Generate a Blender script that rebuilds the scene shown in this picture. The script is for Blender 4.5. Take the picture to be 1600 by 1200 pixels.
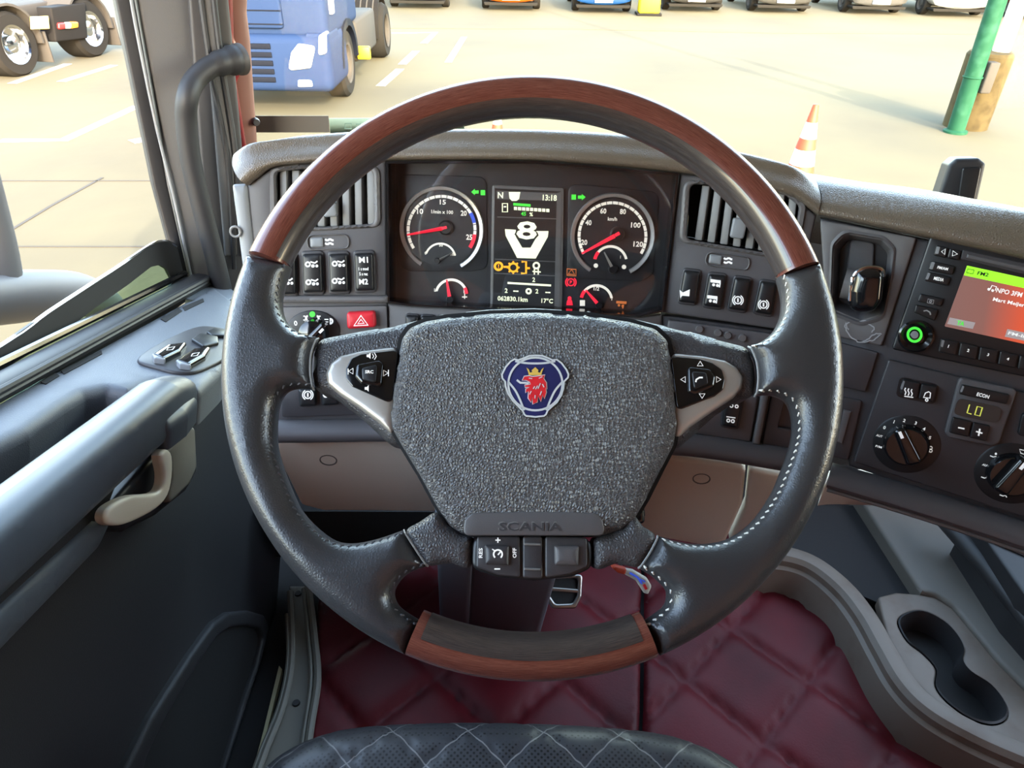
import bpy, bmesh, math, random
import numpy as np
from mathutils import Vector, Matrix
from mathutils.geometry import delaunay_2d_cdt
random.seed(7)
for _o in list(bpy.data.objects): bpy.data.objects.remove(_o)
SC = bpy.context.scene
COL = SC.collection
A = np.array

# ------------------------------------------------------------------ camera
F = 1109.0
TH, RO = math.radians(34), math.radians(1.0)
CAM = A([0, 0, 1.18])
FW = A([0, math.cos(TH), -math.sin(TH)])
U0 = A([0, math.sin(TH), math.cos(TH)])
X0 = A([1.0, 0, 0])
RT = X0 * math.cos(RO) + U0 * math.sin(RO)
UP = U0 * math.cos(RO) - X0 * math.sin(RO)
cd = bpy.data.cameras.new('camera')
cam = bpy.data.objects.new('camera', cd)
COL.objects.link(cam)
cd.sensor_fit = 'HORIZONTAL'; cd.sensor_width = 36; cd.lens = 36 * F / 1600
cd.clip_start = 0.02; cd.clip_end = 500
cam.matrix_world = Matrix(((RT[0], UP[0], -FW[0], CAM[0]), (RT[1], UP[1], -FW[1], CAM[1]), (RT[2], UP[2], -FW[2], CAM[2]), (0, 0, 0, 1)))
SC.camera = cam

# ------------------------------------------------------------------ light
w = bpy.data.worlds.new('sky'); SC.world = w; w.use_nodes = True
nt = w.node_tree
bg = nt.nodes['Background']
sky = nt.nodes.new('ShaderNodeTexSky')
sky.sky_type = 'NISHITA'; sky.sun_disc = False
sky.sun_elevation = math.radians(24); sky.sun_rotation = math.radians(158)
sky.air_density = 1.0; sky.dust_density = 1.6; sky.ozone_density = 1.0
wb = nt.nodes.new('ShaderNodeMix'); wb.data_type = 'RGBA'; wb.blend_type = 'MULTIPLY'; wb.inputs[0].default_value = 1.0
wb.inputs[7].default_value = (1.0, 0.88, 0.74, 1)      # the photograph's warm white balance
nt.links.new(sky.outputs[0], wb.inputs[6]); nt.links.new(wb.outputs[2], bg.inputs[0])
bg.inputs[1].default_value = 1.0
sl = bpy.data.lights.new('sun', 'SUN'); sun = bpy.data.objects.new('sun', sl); COL.objects.link(sun)
sl.energy = 3.0; sl.angle = math.radians(0.5); sl.color = (1.0, 0.93, 0.8)
_el = math.radians(24)
_d = Vector((-0.37 * math.cos(_el), 0.93 * math.cos(_el), -math.sin(_el)))
sun.rotation_euler = _d.to_track_quat('-Z', 'Y').to_euler()
vs = SC.view_settings
SC.display_settings.display_device = 'sRGB'
vs.view_transform = 'Standard'; vs.look = 'None'; vs.gamma = 1.0; vs.exposure = 2.0; vs.use_curve_mapping = False

# ------------------------------------------------------------------ geometry helpers
def ray(px, py): return FW + RT * ((px - 800) / F) + UP * ((600 - py) / F)
def dep(px, py, d): return CAM + ray(px, py) * d
def onz(px, py, z): r = ray(px, py); return CAM + r * ((z - CAM[2]) / r[2])
def onx(px, py, x): r = ray(px, py); return CAM + r * ((x - CAM[0]) / r[0])
def ony(px, py, y): r = ray(px, py); return CAM + r * ((y - CAM[1]) / r[1])
def nrm(v): v = A(v, float); return v / np.linalg.norm(v)

class Frame:
    """a flat work plane in the cab: origin, right, up, outward normal"""
    def __init__(s, P, U, V):
        s.P = A(P, float); s.U = nrm(U); s.V = nrm(V); s.N = nrm(np.cross(s.U, s.V))
    def hit(s, px, py, h=0.0):
        r = ray(px, py); return CAM + r * (np.dot(s.P + s.N * h - CAM, s.N) / np.dot(r, s.N))
    def uv(s, px, py, h=0.0):
        q = s.hit(px, py, h) - s.P; return (float(q @ s.U), float(q @ s.V))
    def uvs(s, pts, h=0.0):
        return [s.uv(p[0], p[1], h) + tuple(p[2:]) for p in pts]
    def w(s, u, v, h=0.0): return s.P + s.U * u + s.V * v + s.N * h
    def mpp(s, px, py, h=0.0):
        a = s.hit(px - 2, py, h); b = s.hit(px + 2, py, h); return float(np.linalg.norm(b - a)) / 4
    def off(s, h): return Frame(s.P + s.N * h, s.U, s.V)

def face_frame(P, yaw, tilt):
    y, e = math.radians(yaw), math.radians(tilt)
    U = A([math.cos(y), math.sin(y), 0]); Nh = A([math.sin(y), -math.cos(y), 0])
    N = Nh * math.cos(e) + A([0, 0, math.sin(e)])
    return Frame(P, U, np.cross(N, U))

def wpos(o):
    p = Vector((0, 0, 0))
    while o is not None:
        p += o.location; o = o.parent
    return p

def mk(name, V, Fc, mat, parent=None, smooth=True, uv=None, angle=38, merge=False, origin=None):
    V = np.asarray(V, float).reshape(-1, 3)
    c = (V.min(0) + V.max(0)) / 2 if origin is None else A(origin, float)
    me = bpy.data.meshes.new(name)
    me.from_pydata((V - c).tolist(), [], [tuple(int(i) for i in f) for f in Fc])
    if merge:
        bm = bmesh.new(); bm.from_mesh(me); bmesh.ops.remove_doubles(bm, verts=bm.verts, dist=2e-6)
        bm.to_mesh(me); bm.free()
    if uv is not None:
        l = me.uv_layers.new(name='UVMap')
        for lp in me.loops: l.data[lp.index].uv = uv[lp.vertex_index]
    for m in (mat if isinstance(mat, (list, tuple)) else [mat]): me.materials.append(m)
    if smooth:
        me.polygons.foreach_set('use_smooth', [True] * len(me.polygons))
        me.set_sharp_from_angle(angle=math.radians(angle))
    me.update()
    o = bpy.data.objects.new(name, me); COL.objects.link(o)
    if parent is not None:
        o.parent = parent; o.location = Vector(c) - wpos(parent)
    else: o.location = Vector(c)
    return o

def tag(o, label=None, cat=None, group=None, kind=None):
    if label: o['label'] = label
    if cat: o['category'] = cat
    if group: o['group'] = group
    if kind: o['kind'] = kind
    return o

def thing(name, label, cat, loc, group=None):
    o = bpy.data.objects.new(name, None); COL.objects.link(o)
    o.empty_display_size = 0.05; o.location = Vector([float(x) for x in loc])
    return tag(o, label, cat, group)

def area2(p):
    x, y = p[:, 0], p[:, 1]; return 0.5 * float(np.sum(x * np.roll(y, -1) - y * np.roll(x, -1)))

def rnd(pts, r=0.0, n=5):
    """polygon with rounded corners; a point may carry its own radius"""
    out = []; m = len(pts)
    for i in range(m):
        p = A(pts[i][:2], float); a = A(pts[i - 1][:2], float); b = A(pts[(i + 1) % m][:2], float)
        rr = pts[i][2] if len(pts[i]) > 2 else r
        da, db = a - p, b - p; la, lb = np.linalg.norm(da), np.linalg.norm(db)
        if rr <= 0 or la < 1e-9 or lb < 1e-9: out.append(tuple(p)); continue
        da /= la; db /= lb
        c = float(np.clip(da @ db, -1, 1)); ang = math.acos(c)
        if ang > math.pi - 0.03: out.append(tuple(p)); continue
        t = min(rr / math.tan(ang / 2), la * 0.48, lb * 0.48)
        p0, p1 = p + da * t, p + db * t
        for k in range(n + 1):
            s = k / n; q = (1 - s) ** 2 * p0 + 2 * s * (1 - s) * p + s * s * p1
            out.append((float(q[0]), float(q[1])))
    return out

def crom(pts, n=6, closed=False):
    """Catmull-Rom through points of any dimension"""
    P = [A(p, float) for p in pts]; m = len(P); out = []
    for i in range(m if closed else m - 1):
        if closed: a, b, c, d = P[i - 1], P[i], P[(i + 1) % m], P[(i + 2) % m]
        else: a, b, c, d = P[max(i - 1, 0)], P[i], P[i + 1], P[min(i + 2, m - 1)]
        for k in range(n):
            t = k / n
            out.append(0.5 * (2 * b + (c - a) * t + (2 * a - 5 * b + 4 * c - d) * t * t + (3 * b - a - 3 * c + d) * t ** 3))
    if not closed: out.append(P[-1])
    return out

def smooth_px(pts, n=4): return [tuple(p) for p in crom(pts, n, True)]

def resample(p, seg):
    out = []
    for i in range(len(p)):
        a, b = p[i], p[(i + 1) % len(p)]; L = np.linalg.norm(b - a); k = max(1, int(math.ceil(L / seg)))
        for j in range(k): out.append(a + (b - a) * j / k)
    return A(out)

def dedupe(p):
    q = [p[0]]
    for x in p[1:]:
        if np.linalg.norm(x - q[-1]) > 1e-6: q.append(x)
    if np.linalg.norm(q[0] - q[-1]) < 1e-6: q.pop()
    return A(q)

def seg_dist(Q, loops):
    best = np.full(len(Q), 1e9)
    for L in loops:
        a = L; b = np.roll(L, -1, 0)
        for s in range(0, len(Q), 4000):
            q = Q[s:s + 4000][:, None, :]; ab = (b - a)[None]; ap = q - a[None]
            t = np.clip((ap * ab).sum(2) / np.maximum((ab * ab).sum(2), 1e-18), 0, 1)
            d = np.sqrt(((ap - t[..., None] * ab) ** 2).sum(2)).min(1)
            best[s:s + 4000] = np.minimum(best[s:s + 4000], d)
    return best

def inside(Q, loops):
    r = np.zeros(len(Q), bool)
    for L in loops:
        a = L; b = np.roll(L, -1, 0)
        for i in range(len(a)):
            c = (a[i, 1] > Q[:, 1]) != (b[i, 1] > Q[:, 1])
            if abs(b[i, 1] - a[i, 1]) < 1e-15: continue
            xx = (b[i, 0] - a[i, 0]) * (Q[:, 1] - a[i, 1]) / (b[i, 1] - a[i, 1]) + a[i, 0]
            r ^= c & (Q[:, 0] < xx)
    return r

def offset_pts(L, d):
    e = np.roll(L, -1, 0) - L; e /= np.maximum(np.linalg.norm(e, axis=1), 1e-12)[:, None]
    n = np.stack([-e[:, 1], e[:, 0]], 1); m = n + np.roll(n, 1, 0)
    k = np.maximum((m * m).sum(1), 0.15)
    return L + m * (2 / k)[:, None] * d

def slab(name, fr, poly, h0, h1, mat, parent=None, bev=0.0, bh=None, holes=(), res=None, both=False, dome=0.0, domer=None, seg=None, back=True, angle=38, zfun=None):
    """solid of a flat outline: back at h0, front at h1, rounded front edge; both=True rounds front and back about (h0+h1)/2"""
    bh = bev if bh is None else bh
    loops = []
    for i, L in enumerate([poly] + list(holes)):
        L = dedupe(A([q[:2] for q in L], float))
        if (area2(L) > 0) != (i == 0): L = L[::-1]
        loops.append(L)
    ext = float((loops[0].max(0) - loops[0].min(0)).max())
    seg = seg or (min(ext / 14, max(bev * 2.0, ext / 110)) if bev > 0 else ext / 14 if res else ext)
    loops = [resample(L, seg) for L in loops]
    pts = [p for L in loops for p in L]; edges = []; k = 0
    for L in loops:
        m = len(L); edges += [(k + i, k + (i + 1) % m) for i in range(m)]; k += m
    extra = []
    if bev > 0:
        fr_list = (0.03, 0.13, 0.3, 0.55, 1.0) if (bev > 0.004 or both) else (0.1, 0.38, 1.0)
        for f in fr_list:
            for L in loops: extra.append(np.concatenate([offset_pts(L, bev * f), np.full((len(L), 1), bev * f)], 1))
    if res:
        lo, hi = loops[0].min(0), loops[0].max(0)
        gx = np.arange(lo[0], hi[0], res); gy = np.arange(lo[1], hi[1], res * 0.87)
        g = A([(x + (res / 2 if j % 2 else 0), y) for j, y in enumerate(gy) for x in gx])
        if len(g): extra.append(np.concatenate([g, np.full((len(g), 1), max(res * 0.45, 0.0))], 1))
    if extra:
        E = np.concatenate(extra); d = seg_dist(E[:, :2], loops)
        keep = (d > E[:, 2] * 0.93) & inside(E[:, :2], loops)
        pts += list(E[keep][:, :2])
    r = delaunay_2d_cdt([Vector((float(p[0]), float(p[1]))) for p in pts], edges, [], 0, 1e-7)
    v2 = A([tuple(v) for v in r[0]]); tri = [t for t in r[2]]
    cen = A([v2[list(t)].mean(0) for t in tri]); ok = inside(cen, loops)
    tri = [t for t, o in zip(tri, ok) if o]
    d = seg_dist(v2, loops)
    z = np.full(len(v2), 1.0)
    if bev > 0:
        t = np.clip(d / bev, 0, 1); z = np.sqrt(np.maximum(0, 1 - (1 - t) ** 2))
    dm = 0.0
    if dome:
        D = domer or d.max(); dm = dome * (1 - (1 - np.clip(d / D, 0, 1)) ** 2)
    V = []; Fc = []
    if both:
        mid = (h0 + h1) / 2; T = (h1 - h0) / 2
        zt = mid + T * z + dm; zb = mid - T * z
        for q, h in zip(v2, zt): V.append(fr.w(q[0], q[1], h))
        n0 = len(V)
        for q, h in zip(v2, zb): V.append(fr.w(q[0], q[1], h))
        Fc += [tuple(t) for t in tri] + [tuple(n0 + i for i in reversed(t)) for t in tri]
        return mk(name, V, Fc, mat, parent, angle=60, merge=True)
    zt = h1 - bh * (1 - z) + dm
    if zfun is not None: zt = zt + zfun(v2, d)
    for q, h in zip(v2, zt): V.append(fr.w(q[0], q[1], h))
    Fc += [tuple(t) for t in tri]
    for L in loops:
        n0 = len(V); m = len(L); ht = h1 - bh if bev > 0 else h1
        for q in L:
            V.append(fr.w(q[0], q[1], ht)); V.append(fr.w(q[0], q[1], h0))
        for i in range(m):
            a = n0 + 2 * i; b = n0 + 2 * ((i + 1) % m); Fc.append((a, a + 1, b + 1, b))
    if back:
        n0 = len(V)
        for q in v2: V.append(fr.w(q[0], q[1], h0))
        Fc += [tuple(n0 + i for i in reversed(t)) for t in tri]
    return mk(name, V, Fc, mat, parent, angle=angle, merge=True)

def pslab(name, fr, px, h0, h1, mat, parent=None, r=0.0, hp=None, holes=(), **k):
    """slab whose outline is measured in the photograph and laid on the plane at height h1"""
    hp = h1 if hp is None else hp
    return slab(name, fr, rnd(fr.uvs(px, hp), r), h0, h1, mat, parent, holes=[rnd(fr.uvs(q, hp), r) for q in holes], **k)

def hexa(name, P, mat, parent=None, bev=0.0, smooth=True):
    Fc = [(0, 3, 2, 1), (4, 5, 6, 7), (0, 1, 5, 4), (1, 2, 6, 5), (2, 3, 7, 6), (3, 0, 4, 7)]
    o = mk(name, P, Fc, mat, parent, smooth=False)
    if bev:
        bm = bmesh.new(); bm.from_mesh(o.data)
        bmesh.ops.recalc_face_normals(bm, faces=bm.faces)
        bmesh.ops.bevel(bm, geom=bm.edges[:], offset=bev, segments=2, affect='EDGES', profile=0.5)
        for f in bm.faces: f.smooth = True
        bm.to_mesh(o.data); bm.free(); o.data.set_sharp_from_angle(angle=math.radians(50))
    else:
        bm = bmesh.new(); bm.from_mesh(o.data); bmesh.ops.recalc_face_normals(bm, faces=bm.faces); bm.to_mesh(o.data); bm.free()
    return o

def boxm(name, lo, hi, mat, parent=None, bev=0.0):
    x0, y0, z0 = lo; x1, y1, z1 = hi
    return hexa(name, [(x0, y0, z0), (x1, y0, z0), (x1, y1, z0), (x0, y1, z0), (x0, y0, z1), (x1, y0, z1), (x1, y1, z1), (x0, y1, z1)], mat, parent, bev)

def tube_geo(path, rad, n=12, closed=False, up=(0, 0, 1), ell=None, caps=True):
    P = [A(p, float) for p in path]; m = len(P); V = []; Fc = []; UVs = []; s = 0.0
    for i in range(m):
        if closed: t = nrm(P[(i + 1) % m] - P[i - 1])
        else: t = nrm(P[min(i + 1, m - 1)] - P[max(i - 1, 0)])
        a = np.cross(t, A(up, float)); a = a / max(np.linalg.norm(a), 1e-9); b = np.cross(a, t)
        r = rad[i] if hasattr(rad, '__len__') else rad
        ra, rb = (r, r) if ell is None else (r * ell[0], r * ell[1])
        if i: s += float(np.linalg.norm(P[i] - P[i - 1]))
        for k in range(n):
            q = 2 * math.pi * k / n
            V.append(P[i] + a * (ra * math.cos(q)) + b * (rb * math.sin(q))); UVs.append((s, k / n))
    for i in range(m if closed else m - 1):
        j = (i + 1) % m
        for k in range(n): Fc.append((i * n + k, i * n + (k + 1) % n, j * n + (k + 1) % n, j * n + k))
    if caps and not closed:
        Fc.append(tuple(reversed(range(n)))); Fc.append(tuple((m - 1) * n + k for k in range(n)))
    return V, Fc, UVs

def tube(name, path, rad, mat, parent=None, **k):
    V, Fc, UVs = tube_geo(path, rad, **k)
    Fc = [tuple(reversed(f)) for f in Fc]
    o = mk(name, V, Fc, mat, parent, uv=UVs)
    bm = bmesh.new(); bm.from_mesh(o.data); bmesh.ops.recalc_face_normals(bm, faces=bm.faces); bm.to_mesh(o.data); bm.free()
    return o

def lathe(name, org, axis, prof, mat, parent=None, n=32, angle=35, ref=(0, 0, 1), arc=None):
    ax = nrm(axis); e = np.cross(ax, A(ref, float))
    if np.linalg.norm(e) < 1e-3: e = np.cross(ax, A([1.0, 0, 0]))
    e = nrm(e); f = np.cross(ax, e); V = []; Fc = []; m = len(prof)
    for k in range(n):
        q = 2 * math.pi * k / n; d = e * math.cos(q) + f * math.sin(q)
        for r, h in prof: V.append(A(org) + d * r + ax * h)
    for k in range(n):
        j = (k + 1) % n
        for i in range(m - 1): Fc.append((k * m + i, j * m + i, j * m + i + 1, k * m + i + 1))
    o = mk(name, V, Fc, mat, parent, angle=angle, merge=True)
    bm = bmesh.new(); bm.from_mesh(o.data)
    bmesh.ops.dissolve_degenerate(bm, dist=1e-7, edges=bm.edges)
    bmesh.ops.recalc_face_normals(bm, faces=bm.faces); bm.to_mesh(o.data); bm.free()
    return o

def loft(name, rows, mat, parent=None, closed=False, angle=50, caps=False):
    m = len(rows[0]); V = [p for r in rows for p in r]; Fc = []
    for i in range(len(rows) - 1):
        for k in range(m if closed else m - 1):
            j = (k + 1) % m; Fc.append((i * m + k, i * m + j, (i + 1) * m + j, (i + 1) * m + k))
    if caps:
        Fc.append(tuple(reversed(range(m)))); Fc.append(tuple((len(rows) - 1) * m + k for k in range(m)))
    o = mk(name, V, Fc, mat, parent, angle=angle)
    bm = bmesh.new(); bm.from_mesh(o.data); bmesh.ops.recalc_face_normals(bm, faces=bm.faces); bm.to_mesh(o.data); bm.free()
    return o

_font = {}
def glyphs(s):
    if s in _font: return _font[s]
    cu = bpy.data.curves.new('t', 'FONT'); cu.body = s; cu.size = 1.0; cu.resolution_u = 2; cu.offset = 0.022
    o = bpy.data.objects.new('t', cu); COL.objects.link(o); bpy.context.view_layer.update()
    me = o.evaluated_get(bpy.context.evaluated_depsgraph_get()).to_mesh()
    V = A([tuple(v.co)[:2] for v in me.vertices]).reshape(-1, 2); Fc = [tuple(p.vertices) for p in me.polygons]
    o.evaluated_get(bpy.context.evaluated_depsgraph_get()).to_mesh_clear()
    bpy.data.objects.remove(o); bpy.data.curves.remove(cu)
    if len(V): V = V - (V.min(0) + V.max(0)) / 2
    _font[s] = (V, Fc); return _font[s]

class Print:
    """flat printed marks of one colour on a plane at height h"""
    def __init__(s, fr, h): s.fr, s.h, s.V, s.F = fr, h, [], []
    def add(s, uv, faces):
        n = len(s.V); s.V += [s.fr.w(float(a), float(b), s.h) for a, b in uv]; s.F += [tuple(n + i for i in f) for f in faces]
    def text(s, t, px, py, hpx, wpx=None, rot=0.0):
        V, Fc = glyphs(t)
        if not len(V): return s
        k = s.fr.mpp(px, py, s.h); sz = V.max(0) - V.min(0)
        sy = hpx * k / max(sz[1], 1e-6); sx = sy if wpx is None else wpx * k / max(sz[0], 1e-6)
        c = A(s.fr.uv(px, py, s.h)); W = V * A([sx, sy]); q = math.radians(rot)
        W = np.stack([W[:, 0] * math.cos(q) - W[:, 1] * math.sin(q), W[:, 0] * math.sin(q) + W[:, 1] * math.cos(q)], 1)
        s.add(W + c, Fc); return s
    def poly(s, pts):
        p = A(s.fr.uvs(pts, s.h))[:, :2]
        r = delaunay_2d_cdt([Vector((float(a), float(b))) for a, b in p], [(i, (i + 1) % len(p)) for i in range(len(p))], [], 0, 1e-7)
        v = A([tuple(x) for x in r[0]]); T = [t for t in r[2]]
        ok = inside(A([v[list(t)].mean(0) for t in T]), [p]); s.add(v, [t for t, o in zip(T, ok) if o]); return s
    def line(s, pts, wpx, closed=False):
        p = A(s.fr.uvs(pts, s.h))[:, :2]; k = s.fr.mpp(pts[0][0], pts[0][1], s.h) * wpx / 2; m = len(p)
        if m < 2: return s
        uv = []
        for i in range(m):
            a = p[i - 1] if (closed or i) else p[i]; b = p[(i + 1) % m] if (closed or i < m - 1) else p[i]
            t = b - a; t = t / max(np.linalg.norm(t), 1e-9); n = A([-t[1], t[0]]); uv += [p[i] + n * k, p[i] - n * k]
        s.add(uv, [(2 * i, 2 * i + 1, 2 * ((i + 1) % m) + 1, 2 * ((i + 1) % m)) for i in range(m if closed else m - 1)]); return s
    def disc(s, px, py, rpx, n=16):
        return s.poly([(px + rpx * math.cos(2 * math.pi * i / n), py + rpx * math.sin(2 * math.pi * i / n)) for i in range(n)])
    def arc(s, px, py, r0, r1, a0, a1, n=24, ky=1.0):
        a = [math.radians(a0 + (a1 - a0) * i / n) for i in range(n + 1)]
        o = [s.fr.uv(px + r1 * math.cos(q), py - ky * r1 * math.sin(q), s.h) for q in a]; i_ = [s.fr.uv(px + r0 * math.cos(q), py - ky * r0 * math.sin(q), s.h) for q in a]
        s.add(o + i_, [(k, k + 1, n + 2 + k, n + 1 + k) for k in range(n)]); return s
    def out(s, name, mat, parent):
        if not s.V: return None
        o = mk(name, s.V, s.F, mat, parent, smooth=False)
        bm = bmesh.new(); bm.from_mesh(o.data)
        nv = Vector(s.fr.N)
        for f in bm.faces:
            f.normal_update()
            if f.normal.dot(nv) < 0: f.normal_flip()
        r = bmesh.ops.extrude_face_region(bm, geom=bm.faces[:])
        bmesh.ops.translate(bm, verts=[g for g in r['geom'] if isinstance(g, bmesh.types.BMVert)], vec=nv * 0.00025)
        bm.to_mesh(o.data); bm.free(); return o

# ------------------------------------------------------------------ materials
def lin(c): return tuple(((x / 255) / 12.92 if x / 255 <= 0.04045 else ((x / 255 + 0.055) / 1.055) ** 2.4) for x in c) + (1.0,)
def mat(name, rgb, rough=0.5, metal=0.0, bump=None, spec=0.5, coat=0.0, var=None, emit=None, sheen=0.0):
    m = bpy.data.materials.new(name); m.use_nodes = True; t = m.node_tree; b = t.nodes['Principled BSDF']
    b.inputs['Base Color'].default_value = lin(rgb); b.inputs['Roughness'].default_value = rough; b.inputs['Metallic'].default_value = metal
    b.inputs['Specular IOR Level'].default_value = spec
    if coat: b.inputs['Coat Weight'].default_value = coat; b.inputs['Coat Roughness'].default_value = 0.08
    if sheen: b.inputs['Sheen Weight'].default_value = sheen
    if emit: b.inputs['Emission Color'].default_value = lin(emit[0]); b.inputs['Emission Strength'].default_value = emit[1] * 0.42
    tc = t.nodes.new('ShaderNodeTexCoord')
    if bump:
        kind, sc, st, dist = bump
        if kind == 'noise':
            x = t.nodes.new('ShaderNodeTexNoise'); x.inputs['Scale'].default_value = sc; x.inputs['Detail'].default_value = 3; oo = x.outputs[0]
        else:
            x = t.nodes.new('ShaderNodeTexVoronoi'); x.feature = 'F1' if kind == 'cells' else 'DISTANCE_TO_EDGE'; x.inputs['Scale'].default_value = sc; oo = x.outputs['Distance']
        t.links.new(tc.outputs['Object'], x.inputs['Vector'])
        bp = t.nodes.new('ShaderNodeBump'); bp.inputs['Strength'].default_value = st; bp.inputs['Distance'].default_value = dist
        t.links.new(oo, bp.inputs['Height']); t.links.new(bp.outputs[0], b.inputs['Normal'])
    if var:
        rgb2, sc, lo, hi = var
        x = t.nodes.new('ShaderNodeTexNoise'); x.inputs['Scale'].default_value = sc; x.inputs['Detail'].default_value = 5
        t.links.new(tc.outputs['Object'], x.inputs['Vector'])
        r = t.nodes.new('ShaderNodeValToRGB'); r.color_ramp.elements[0].position = lo; r.color_ramp.elements[1].position = hi
        r.color_ramp.elements[0].color = lin(rgb); r.color_ramp.elements[1].color = lin(rgb2)
        t.links.new(x.outputs[0], r.inputs[0]); t.links.new(r.outputs[0], b.inputs['Base Color'])
    return m

def glass(name, tint, refl):
    m = bpy.data.materials.new(name); m.use_nodes = True; t = m.node_tree; t.nodes.remove(t.nodes['Principled BSDF'])
    tr = t.nodes.new('ShaderNodeBsdfTransparent'); tr.inputs[0].default_value = tint + (1,)
    gl = t.nodes.new('ShaderNodeBsdfGlossy'); gl.inputs['Roughness'].default_value = 0.02
    mx = t.nodes.new('ShaderNodeMixShader'); mx.inputs[0].default_value = refl
    t.links.new(tr.outputs[0], mx.inputs[1]); t.links.new(gl.outputs[0], mx.inputs[2]); t.links.new(mx.outputs[0], t.nodes['Material Output'].inputs[0]); return m

def woodmat(name, c0, c1, rough=0.25):
    m = mat(name, c0, rough, coat=0.6); t = m.node_tree; b = t.nodes['Principled BSDF']
    uvn = t.nodes.new('ShaderNodeTexCoord'); mp = t.nodes.new('ShaderNodeMapping'); mp.inputs['Scale'].default_value = (4, 36, 1)
    t.links.new(uvn.outputs['UV'], mp.inputs[0])
    x = t.nodes.new('ShaderNodeTexNoise'); x.inputs['Scale'].default_value = 1.6; x.inputs['Detail'].default_value = 6; x.inputs['Roughness'].default_value = 0.7
    t.links.new(mp.outputs[0], x.inputs['Vector'])
    r = t.nodes.new('ShaderNodeValToRGB'); r.color_ramp.elements[0].position = 0.38; r.color_ramp.elements[1].position = 0.66
    r.color_ramp.elements[0].color = lin(c0); r.color_ramp.elements[1].color = lin(c1)
    t.links.new(x.outputs[0], r.inputs[0]); t.links.new(r.outputs[0], b.inputs['Base Color']); return m

M = {}
M['dash'] = mat('dash_plastic', (82, 79, 80), 0.5, bump=('noise', 900, 0.25, 0.0004))
M['dash_dark'] = mat('dark_plastic', (56, 54, 56), 0.45, bump=('noise', 900, 0.2, 0.0004))
M['panel'] = mat('soft_grey_plastic', (92, 89, 89), 0.5, bump=('noise', 800, 0.2, 0.0004), var=((104, 99, 95), 9, 0.45, 0.75))
M['black'] = mat('black_plastic', (24, 24, 26), 0.4)
M['gloss'] = mat('gloss_black', (16, 16, 18), 0.12, coat=0.4)
M['pit'] = mat('deep_black', (12, 12, 14), 0.8)
M['slat'] = mat('vent_slat_grey', (112, 110, 108), 0.5)
M['trim'] = mat('grey_trim', (128, 130, 132), 0.45)
M['brow'] = mat('taupe_leatherette', (98, 87, 74), 0.33, coat=0.5, bump=('edges', 420, 0.6, 0.0012))
M['leather'] = mat('black_leather', (52, 52, 54), 0.31, coat=0.12, bump=('edges', 480, 0.35, 0.0006), var=((64, 63, 64), 14, 0.45, 0.7))
M['grain'] = mat('grained_plastic', (68, 67, 69), 0.4, bump=('edges', 460, 0.9, 0.001))
M['pad'] = mat('airbag_grain', (82, 81, 82), 0.38, bump=('edges', 470, 1.0, 0.0018))
M['satin'] = mat('satin_silver', (186, 180, 172), 0.36, 0.6)
M['chrome'] = mat('chrome', (200, 202, 204), 0.12, 1.0)
M['steel'] = mat('brushed_steel', (170, 165, 160), 0.3, 1.0)
M['wood'] = woodmat('red_brown_wood', (88, 42, 35), (126, 76, 62))
M['wood_dark'] = woodmat('dark_wood_inlay', (42, 36, 36), (80, 70, 64), 0.3)
M['print'] = mat('white_print', (225, 225, 222), 0.6, emit=((228, 230, 228), 0.3))
M['print_grey'] = mat('grey_print', (150, 150, 150), 0.6)
M['thread'] = mat('white_thread', (215, 212, 205), 0.8)
M['thread_dark'] = mat('dark_thread', (84, 84, 88), 0.8)
M['red_btn'] = mat('red_button', (205, 34, 46), 0.4)
M['dial'] = mat('dial_face', (30, 30, 34), 0.5)
M['ring'] = mat('dial_ring_silver', (190, 188, 184), 0.3, 0.7)
M['lit_white'] = mat('lit_white', (225, 220, 210), 0.5, emit=((235, 228, 210), 0.35))
M['lit_red'] = mat('lit_red', (225, 30, 50), 0.5, emit=((240, 30, 55), 0.7))
M['lit_blue'] = mat('lit_blue', (50, 80, 190), 0.5, emit=((50, 80, 200), 0.3))
M['lit_green'] = mat('lit_green', (50, 190, 50), 0.5, emit=((70, 210, 60), 0.6))
M['lit_orange'] = mat('lit_orange', (230, 150, 30), 0.5, emit=((245, 160, 30), 0.7))
M['lit_amber_dim'] = mat('lit_amber', (180, 100, 50), 0.5, emit=((190, 105, 50), 0.4))
M['lit_cream'] = mat('lit_cream', (225, 228, 190), 0.5, emit=((230, 235, 195), 0.55))
M['lcd'] = mat('display_black', (22, 22, 24), 0.3, emit=((34, 34, 34), 0.5))
M['lcd_bar'] = mat('display_grey', (72, 72, 72), 0.4, emit=((80, 80, 80), 0.3))
M['screen_green'] = mat('screen_green', (120, 220, 40), 0.3, emit=((130, 225, 40), 0.8))
M['screen_grey'] = mat('screen_grey', (150, 140, 140), 0.3, emit=((150, 142, 142), 0.35))
M['beige'] = mat('beige_plastic', (198, 186, 170), 0.55, bump=('noise', 700, 0.2, 0.0004))
M['beige_lever'] = mat('pale_beige_lever', (196, 190, 178), 0.45)
M['door'] = mat('door_grey', (96, 100, 106), 0.5, bump=('edges', 420, 0.5, 0.0008))
M['door_soft'] = mat('door_armrest', (70, 76, 84), 0.42, bump=('noise', 900, 0.2, 0.0004))
M['door_dark'] = mat('door_charcoal', (30, 30, 33), 0.62, bump=('noise', 600, 0.4, 0.0006))
M['rubber'] = mat('black_rubber', (34, 33, 35), 0.55)
M['sill'] = mat('sill_grey', (112, 110, 102), 0.6)
M['pillar'] = mat('pillar_grey', (88, 87, 87), 0.6, bump=('noise', 700, 0.4, 0.0005))
M['pillar_dark'] = mat('pillar_charcoal', (58, 55, 54), 0.55)
M['red_paint'] = mat('red_paint', (120, 18, 24), 0.3, coat=0.5)
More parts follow.
